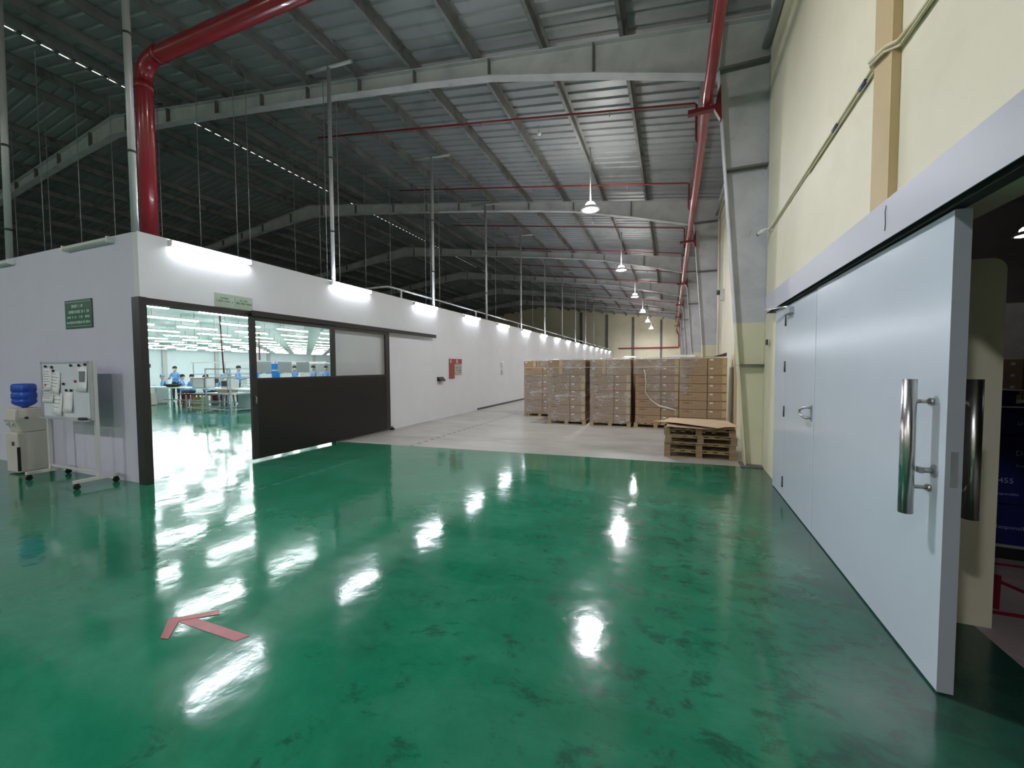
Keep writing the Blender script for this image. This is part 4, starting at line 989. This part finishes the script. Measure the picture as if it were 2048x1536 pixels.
u0 = None
for k, (x, y, nm) in enumerate([(-23.9, 13.75, 'row nearest the doorway, left end'), (-22.0, 13.75, 'row nearest the doorway, middle'), (-20.6, 13.75, 'row nearest the doorway, right of the middle'), (-18.9, 13.75, 'row nearest the doorway, right end'),
        (-25.5, 16.75, 'middle row, left end'), (-23.4, 16.75, 'middle row, middle'), (-20.2, 16.75, 'middle row, right end'), (-20.9, 15.65, 'short bench behind the grey boards, left'), (-19.2, 15.65, 'short bench behind the grey boards, right'), (-17.4, 11.15, 'long pale bench, right part')]):
    lab = 'grey test unit with dark screen, ' + nm
    if u0 is None:
        u0 = thing('test_unit', lab, 'test unit', (x, y, 0.8), 0, 'test units on the workshop benches')
        box(0, 0.55, 0, 0.4, 0, 0.36).build('case', M['plastic_grey'], u0, bevel=0.01); box(0.05, 0.4, -0.006, 0.0, 0.08, 0.3).build('screen', M['dark_grey'], u0); box(0.45, 0.5, -0.015, 0.0, 0.1, 0.15).build('knob', M['black'], u0)
    else: dup(u0, (x, y, 0.8), 0.0, lab)
# workers
def person_mesh(name, pose):
    J = {}; E = []
    def chain(pts, start=None):
        prev = start
        for p, r in pts:
            i = len(J); J[i] = (p, r)
            if prev is not None: E.append((prev, i))
            prev = i
        return prev
    sit = pose != 'stand'; hz = 0.52 if sit else 0.92
    chain([((0, 0, hz), 0.13), ((0, -0.01, hz + 0.16), 0.12), ((0, -0.02, hz + 0.33), 0.14), ((0, -0.01, hz + 0.46), 0.10), ((0, -0.03, hz + 0.545), 0.052), ((0, -0.05, hz + 0.62), 0.07), ((0, -0.06, hz + 0.70), 0.092), ((0, -0.055, hz + 0.78), 0.075)])
    lean = 0.0
    for s in (-1, 1):
        if sit: chain([((s * 0.1, -0.05, hz - 0.02), 0.09), ((s * 0.12, -0.25, hz), 0.08), ((s * 0.13, -0.43, hz - 0.01), 0.062), ((s * 0.13, -0.42, 0.28), 0.055), ((s * 0.13, -0.40, 0.08), 0.042), ((s * 0.13, -0.52, 0.04), 0.036)], 0)
        else: chain([((s * 0.1, 0, hz - 0.08), 0.095), ((s * 0.11, -0.01, 0.48), 0.065), ((s * 0.11, 0.0, 0.3), 0.055), ((s * 0.11, 0.01, 0.08), 0.042), ((s * 0.11, -0.12, 0.04), 0.036)], 0)
        sh = chain([((s * 0.175, -0.01, hz + 0.43), 0.062), ((s * 0.21, -0.06, hz + 0.29), 0.05), ((s * 0.22, -0.10, hz + 0.19), 0.042), ((s * 0.17, -0.24, hz + 0.21), 0.036), ((s * 0.12, -0.36, hz + 0.25), 0.027), ((s * 0.11, -0.42, hz + 0.26), 0.03)], 3)
        for q in range(4):
            fx = s * (0.085 + 0.02 * q); L = (0.055, 0.068, 0.064, 0.05)[q]
            chain([((fx, -0.455, hz + 0.258), 0.0095), ((fx, -0.455 - L * 0.6, hz + 0.25), 0.009), ((fx, -0.455 - L, hz + 0.23), 0.008)], sh)
        chain([((s * 0.075, -0.41, hz + 0.25), 0.010), ((s * 0.055, -0.44, hz + 0.24), 0.009)], sh)
    me = bpy.data.meshes.new(name); me.from_pydata([J[i][0] for i in range(len(J))], E, [])
    o = bpy.data.objects.new(name, me); COL.objects.link(o)
    o.modifiers.new('skin', 'SKIN')
    for i in range(len(J)): me.skin_vertices[0].data[i].radius = (J[i][1], J[i][1])
    me.skin_vertices[0].data[0].use_root = True
    sb = o.modifiers.new('sub', 'SUBSURF'); sb.levels = 1; sb.render_levels = 1
    dg = bpy.context.evaluated_depsgraph_get()
    out = bpy.data.meshes.new_from_object(o.evaluated_get(dg)); out.name = name
    bpy.data.objects.remove(o)
    out.materials.clear()
    for m in ('skin', 'blue_shirt', 'trousers', 'mask'): out.materials.append(M[m])
    for pgn in out.polygons:
        c = pgn.center; pgn.use_smooth = True
        if c.z > hz + 0.53: pgn.material_index = 0
        elif c.y < -0.385 and c.z > hz + 0.15: pgn.material_index = 0
        elif c.z > hz + 0.02 and (not sit or c.y > -0.16 or c.z > hz + 0.13): pgn.material_index = 1
        else: pgn.material_index = 2
    # face features join the head: nose, ears
    for v in out.vertices:
        if v.co.z > hz + 0.66 and v.co.z < hz + 0.72 and abs(v.co.x) < 0.02 and v.co.y < -0.12: v.co.y -= 0.02
        if hz + 0.66 < v.co.z < hz + 0.74 and abs(v.co.x) > 0.07 and abs(v.co.y + 0.055) < 0.03: v.co.x *= 1.12
    return out, hz
def head_bits(t, hz, long=False, cap=False):
    m = MB().sphere((0, -0.045, hz + 0.755), 0.098, 16, 10, (0.95, 1.05, 0.9))
    m.v = [(x, y, max(z, hz + 0.725 if y < -0.09 else hz + 0.66)) for x, y, z in m.v]
    m.build('work_cap' if cap else 'hair', M['blue_shirt'] if cap else M['hair'], t)
    if long: MB().path([(0, 0.04, hz + 0.76), (0, 0.085, hz + 0.66), (0, 0.1, hz + 0.5), (0, 0.09, hz + 0.38)], [0.05, 0.045, 0.035, 0.012], 10).build('ponytail', M['hair'], t)
    e = MB()
    for s in (-1, 1): e.sphere((s * 0.033, -0.142, hz + 0.71), 0.011, 8, 6)
    e.build('eyes', M['black'], t)
    MB().sphere((0, -0.115, hz + 0.655), 0.052, 12, 8, (1, 0.75, 0.7)).build('face_mask', M['mask'], t)
ms, hs = person_mesh('body', 'sit'); mst, hst = person_mesh('body', 'stand')
PPL = [('sit', -24.0, 12.6, -0.5, False, True, 'seated worker in blue uniform and cap, farthest left in the workshop'),
       ('stand', -23.3, 12.75, 0.6, False, False, 'standing worker in blue uniform leaning over the bench'),
       ('sit', -22.5, 12.55, 2.7, False, False, 'seated dark-haired worker in blue behind the black basin'),
       ('sit', -21.7, 12.6, 0.2, False, False, 'seated worker in blue behind the pale parts bin'),
       ('sit', -20.7, 12.55, 3.0, True, False, 'seated worker with a long ponytail seen from behind'),
       ('sit', -19.7, 12.75, 0.5, False, True, 'seated worker in blue behind the steel rack, left one'),
       ('sit', -22.6, 15.0, -0.4, False, False, 'seated worker in blue behind the steel rack, right one'),
       ('stand', -18.7, 12.75, 2.4, False, False, 'standing worker with dark hair at the right of the doorway view'),
       ('stand', -17.3, 14.6, 1.0, True, False, 'standing worker seen through the glass beside the middle grey board'),
       ('stand', -17.3, 15.8, -0.4, False, False, 'standing worker seen through the glass right of the grey boards'),
       ('stand', -17.3, 16.6, 0.3, False, False, 'standing worker at the right end of the glass pane')]
for pose, x, y, rz, lg, cp, lab in PPL:
    t = thing('person', lab, 'person', (x, y, 0), rz, 'workers in the bright workshop')
    link_obj('body', ms if pose == 'sit' else mst, t)
    head_bits(t, hs if pose == 'sit' else hst, lg, cp)
    if pose == 'sit':
        c, s = math.cos(rz), math.sin(rz)
        q = thing('stool', 'grey stool under the ' + lab.replace('seated ', ''), 'stool', (x, y, 0), rz, 'stools under the seated workers')
        box(-0.17, 0.17, -0.2, 0.14, 0.37, 0.40).build('seat', M['plastic_grey'], q)
        for sx in (-1, 1):
            for sy in (-1, 1): box(sx * 0.14 - 0.015, sx * 0.14 + 0.015, sy * 0.13 - 0.045, sy * 0.13 - 0.015, 0, 0.37).build('leg', M['alu'], q)

# ------------------------------------------------------------------ side warehouse contents
def bin_(label, loc, w, dep, h, rz, texts=()):
    t = thing('blue_bin', label, 'bin', loc, rz, 'dark blue bins in the side warehouse')
    m = MB(); m.box(0, w, 0, 0.02, 0, h); m.box(0, w, dep - 0.02, dep, 0, h); m.box(0, 0.02, 0.02, dep - 0.02, 0, h); m.box(w - 0.02, w, 0.02, dep - 0.02, 0, h); m.box(0.02, w - 0.02, 0.02, dep - 0.02, 0, 0.02)
    m.build('tub', M['blue_bin'], t)
    m = MB(); m.box(-0.012, w + 0.012, -0.012, 0.02, h - 0.03, h); m.box(-0.012, w + 0.012, dep - 0.02, dep + 0.012, h - 0.03, h); m.box(-0.012, 0.02, 0, dep, h - 0.03, h); m.box(w - 0.02, w + 0.012, 0, dep, h - 0.03, h)
    m.build('rim', M['blue_bin'], t)
    for s, x, z, sz in texts:
        cu = bpy.data.curves.new('lettering', 'FONT'); cu.body = s; cu.size = sz; cu.extrude = 0.0005; cu.resolution_u = 2
        cu.materials.append(M['bin_text']); q = bpy.data.objects.new('lettering', cu); COL.objects.link(q)
        me = bpy.data.meshes.new_from_object(q.evaluated_get(bpy.context.evaluated_depsgraph_get())); bpy.data.objects.remove(q)
        o = bpy.data.objects.new('lettering', me); COL.objects.link(o); o.parent = t; o['kind'] = 'stuff'; o.location = (x, -0.002, z); o.rotation_euler = (PI / 2, 0, 0)
    return t
RZ = -0.08
t = thing('bin_rack', 'low black steel rack carrying the dark blue bins', 'rack', (2.05, 4.56, 0), RZ)
box(0, 2.0, 0, 0.6, 0.0, 0.1).build('plinth', M['black'], t); box(-0.01, 2.0, -0.012, 0.6, 0.1, 0.122).build('shelf_lip', M['galv'], t)
bin_('blue bin on the bottom rack shelf, left', (2.06, 4.56, 0.122), 0.86, 0.5, 0.335, RZ, [('Responsible', 0.45, 0.13, 0.045)])
bin_('blue bin on the bottom rack shelf, right', (2.95, 4.49, 0.122), 0.86, 0.5, 0.335, RZ)
bin_('tall blue bin with a pale code, middle of the stack, left', (2.06, 4.56, 0.462), 0.86, 0.5, 0.56, RZ, [('D424.', 0.555, 0.40, 0.06), ('Responsible', 0.56, 0.31, 0.026), ('D455', 0.42, 0.17, 0.06), ('Responsible', 0.44, 0.07, 0.03)])
bin_('tall blue bin, middle of the stack, right', (2.95, 4.49, 0.462), 0.86, 0.5, 0.56, RZ)
bin_('blue bin near the top of the stack', (2.06, 4.56, 1.03), 0.86, 0.5, 0.22, RZ, [('D424', 0.56, 0.08, 0.04)])
bin_('small blue bin on the very top of the stack', (2.4, 4.56, 1.265), 0.22, 0.4, 0.12, RZ)
for x, y, z, lab in ((2.38, 4.53, 1.392, 'white paper sheet on the topmost blue bin'), (2.62, 4.55, 1.29, 'white paper sheets on the bin stack, right of the top bin'), (2.40, 4.50, 1.254, 'white paper sheet under the topmost blue bin')):
    q = tag(MB().prism([(0, 0, 0), (0.26, -0.02, 0), (0.27, 0.3, 0.0), (0.02, 0.31, 0)], (0, 0, 0.006)).build('paper_sheet', M['paper']), lab, 'paper', 'papers on the blue bins'); q.location = (x, y, z)
g0 = None
for i in range(3):
    for k in range(6):
        x, z = 7.1 + 0.55 * i, 0.29 * k
        lab = 'brown carton in the far side warehouse, %s column from the left, %s layer' % (ORD[i], ['bottom', 'second', 'third', 'fourth', 'fifth', 'top'][k])
        if k == 5 and i == 0: continue
        if g0 is None:
            g0 = tag(box(0, 0.52, 0, 0.4, 0, 0.285).build('carton', M['cardboard'], bevel=0.004), lab, 'carton', 'cartons in the side warehouse'); g0.location = (x, 14, z)
            box(0.3, 0.38, -0.002, 0, 0.14, 0.2).build('label_sticker', M['paper'], g0)
        else: dup(g0, (x, 14, z), label=lab)
t = thing('floor_marking', 'worn red tape rectangle with a diagonal on the side floor', 'floor tape', (0, 0, 0))
def seg(p, q, w, nm='tape_strip', z=0.0005):
    p, q = Vector(p + (0,)), Vector(q + (0,)); dr = (q - p).normalized(); nn = Vector((-dr.y, dr.x, 0)) * w / 2
    MB().prism([p + nn + Vector((0, 0, z)), q + nn + Vector((0, 0, z)), q - nn + Vector((0, 0, z)), p - nn + Vector((0, 0, z))], (0, 0, 0.0015)).build(nm, M['tape_old'], t)
seg((2.35, 4.38), (3.1, 4.37), 0.05); seg((2.33, 4.15), (1.99, 3.56), 0.05); seg((2.26, 4.05), (2.62, 3.2), 0.05, z=0.002); seg((1.93, 3.505), (2.9, 3.50), 0.05)
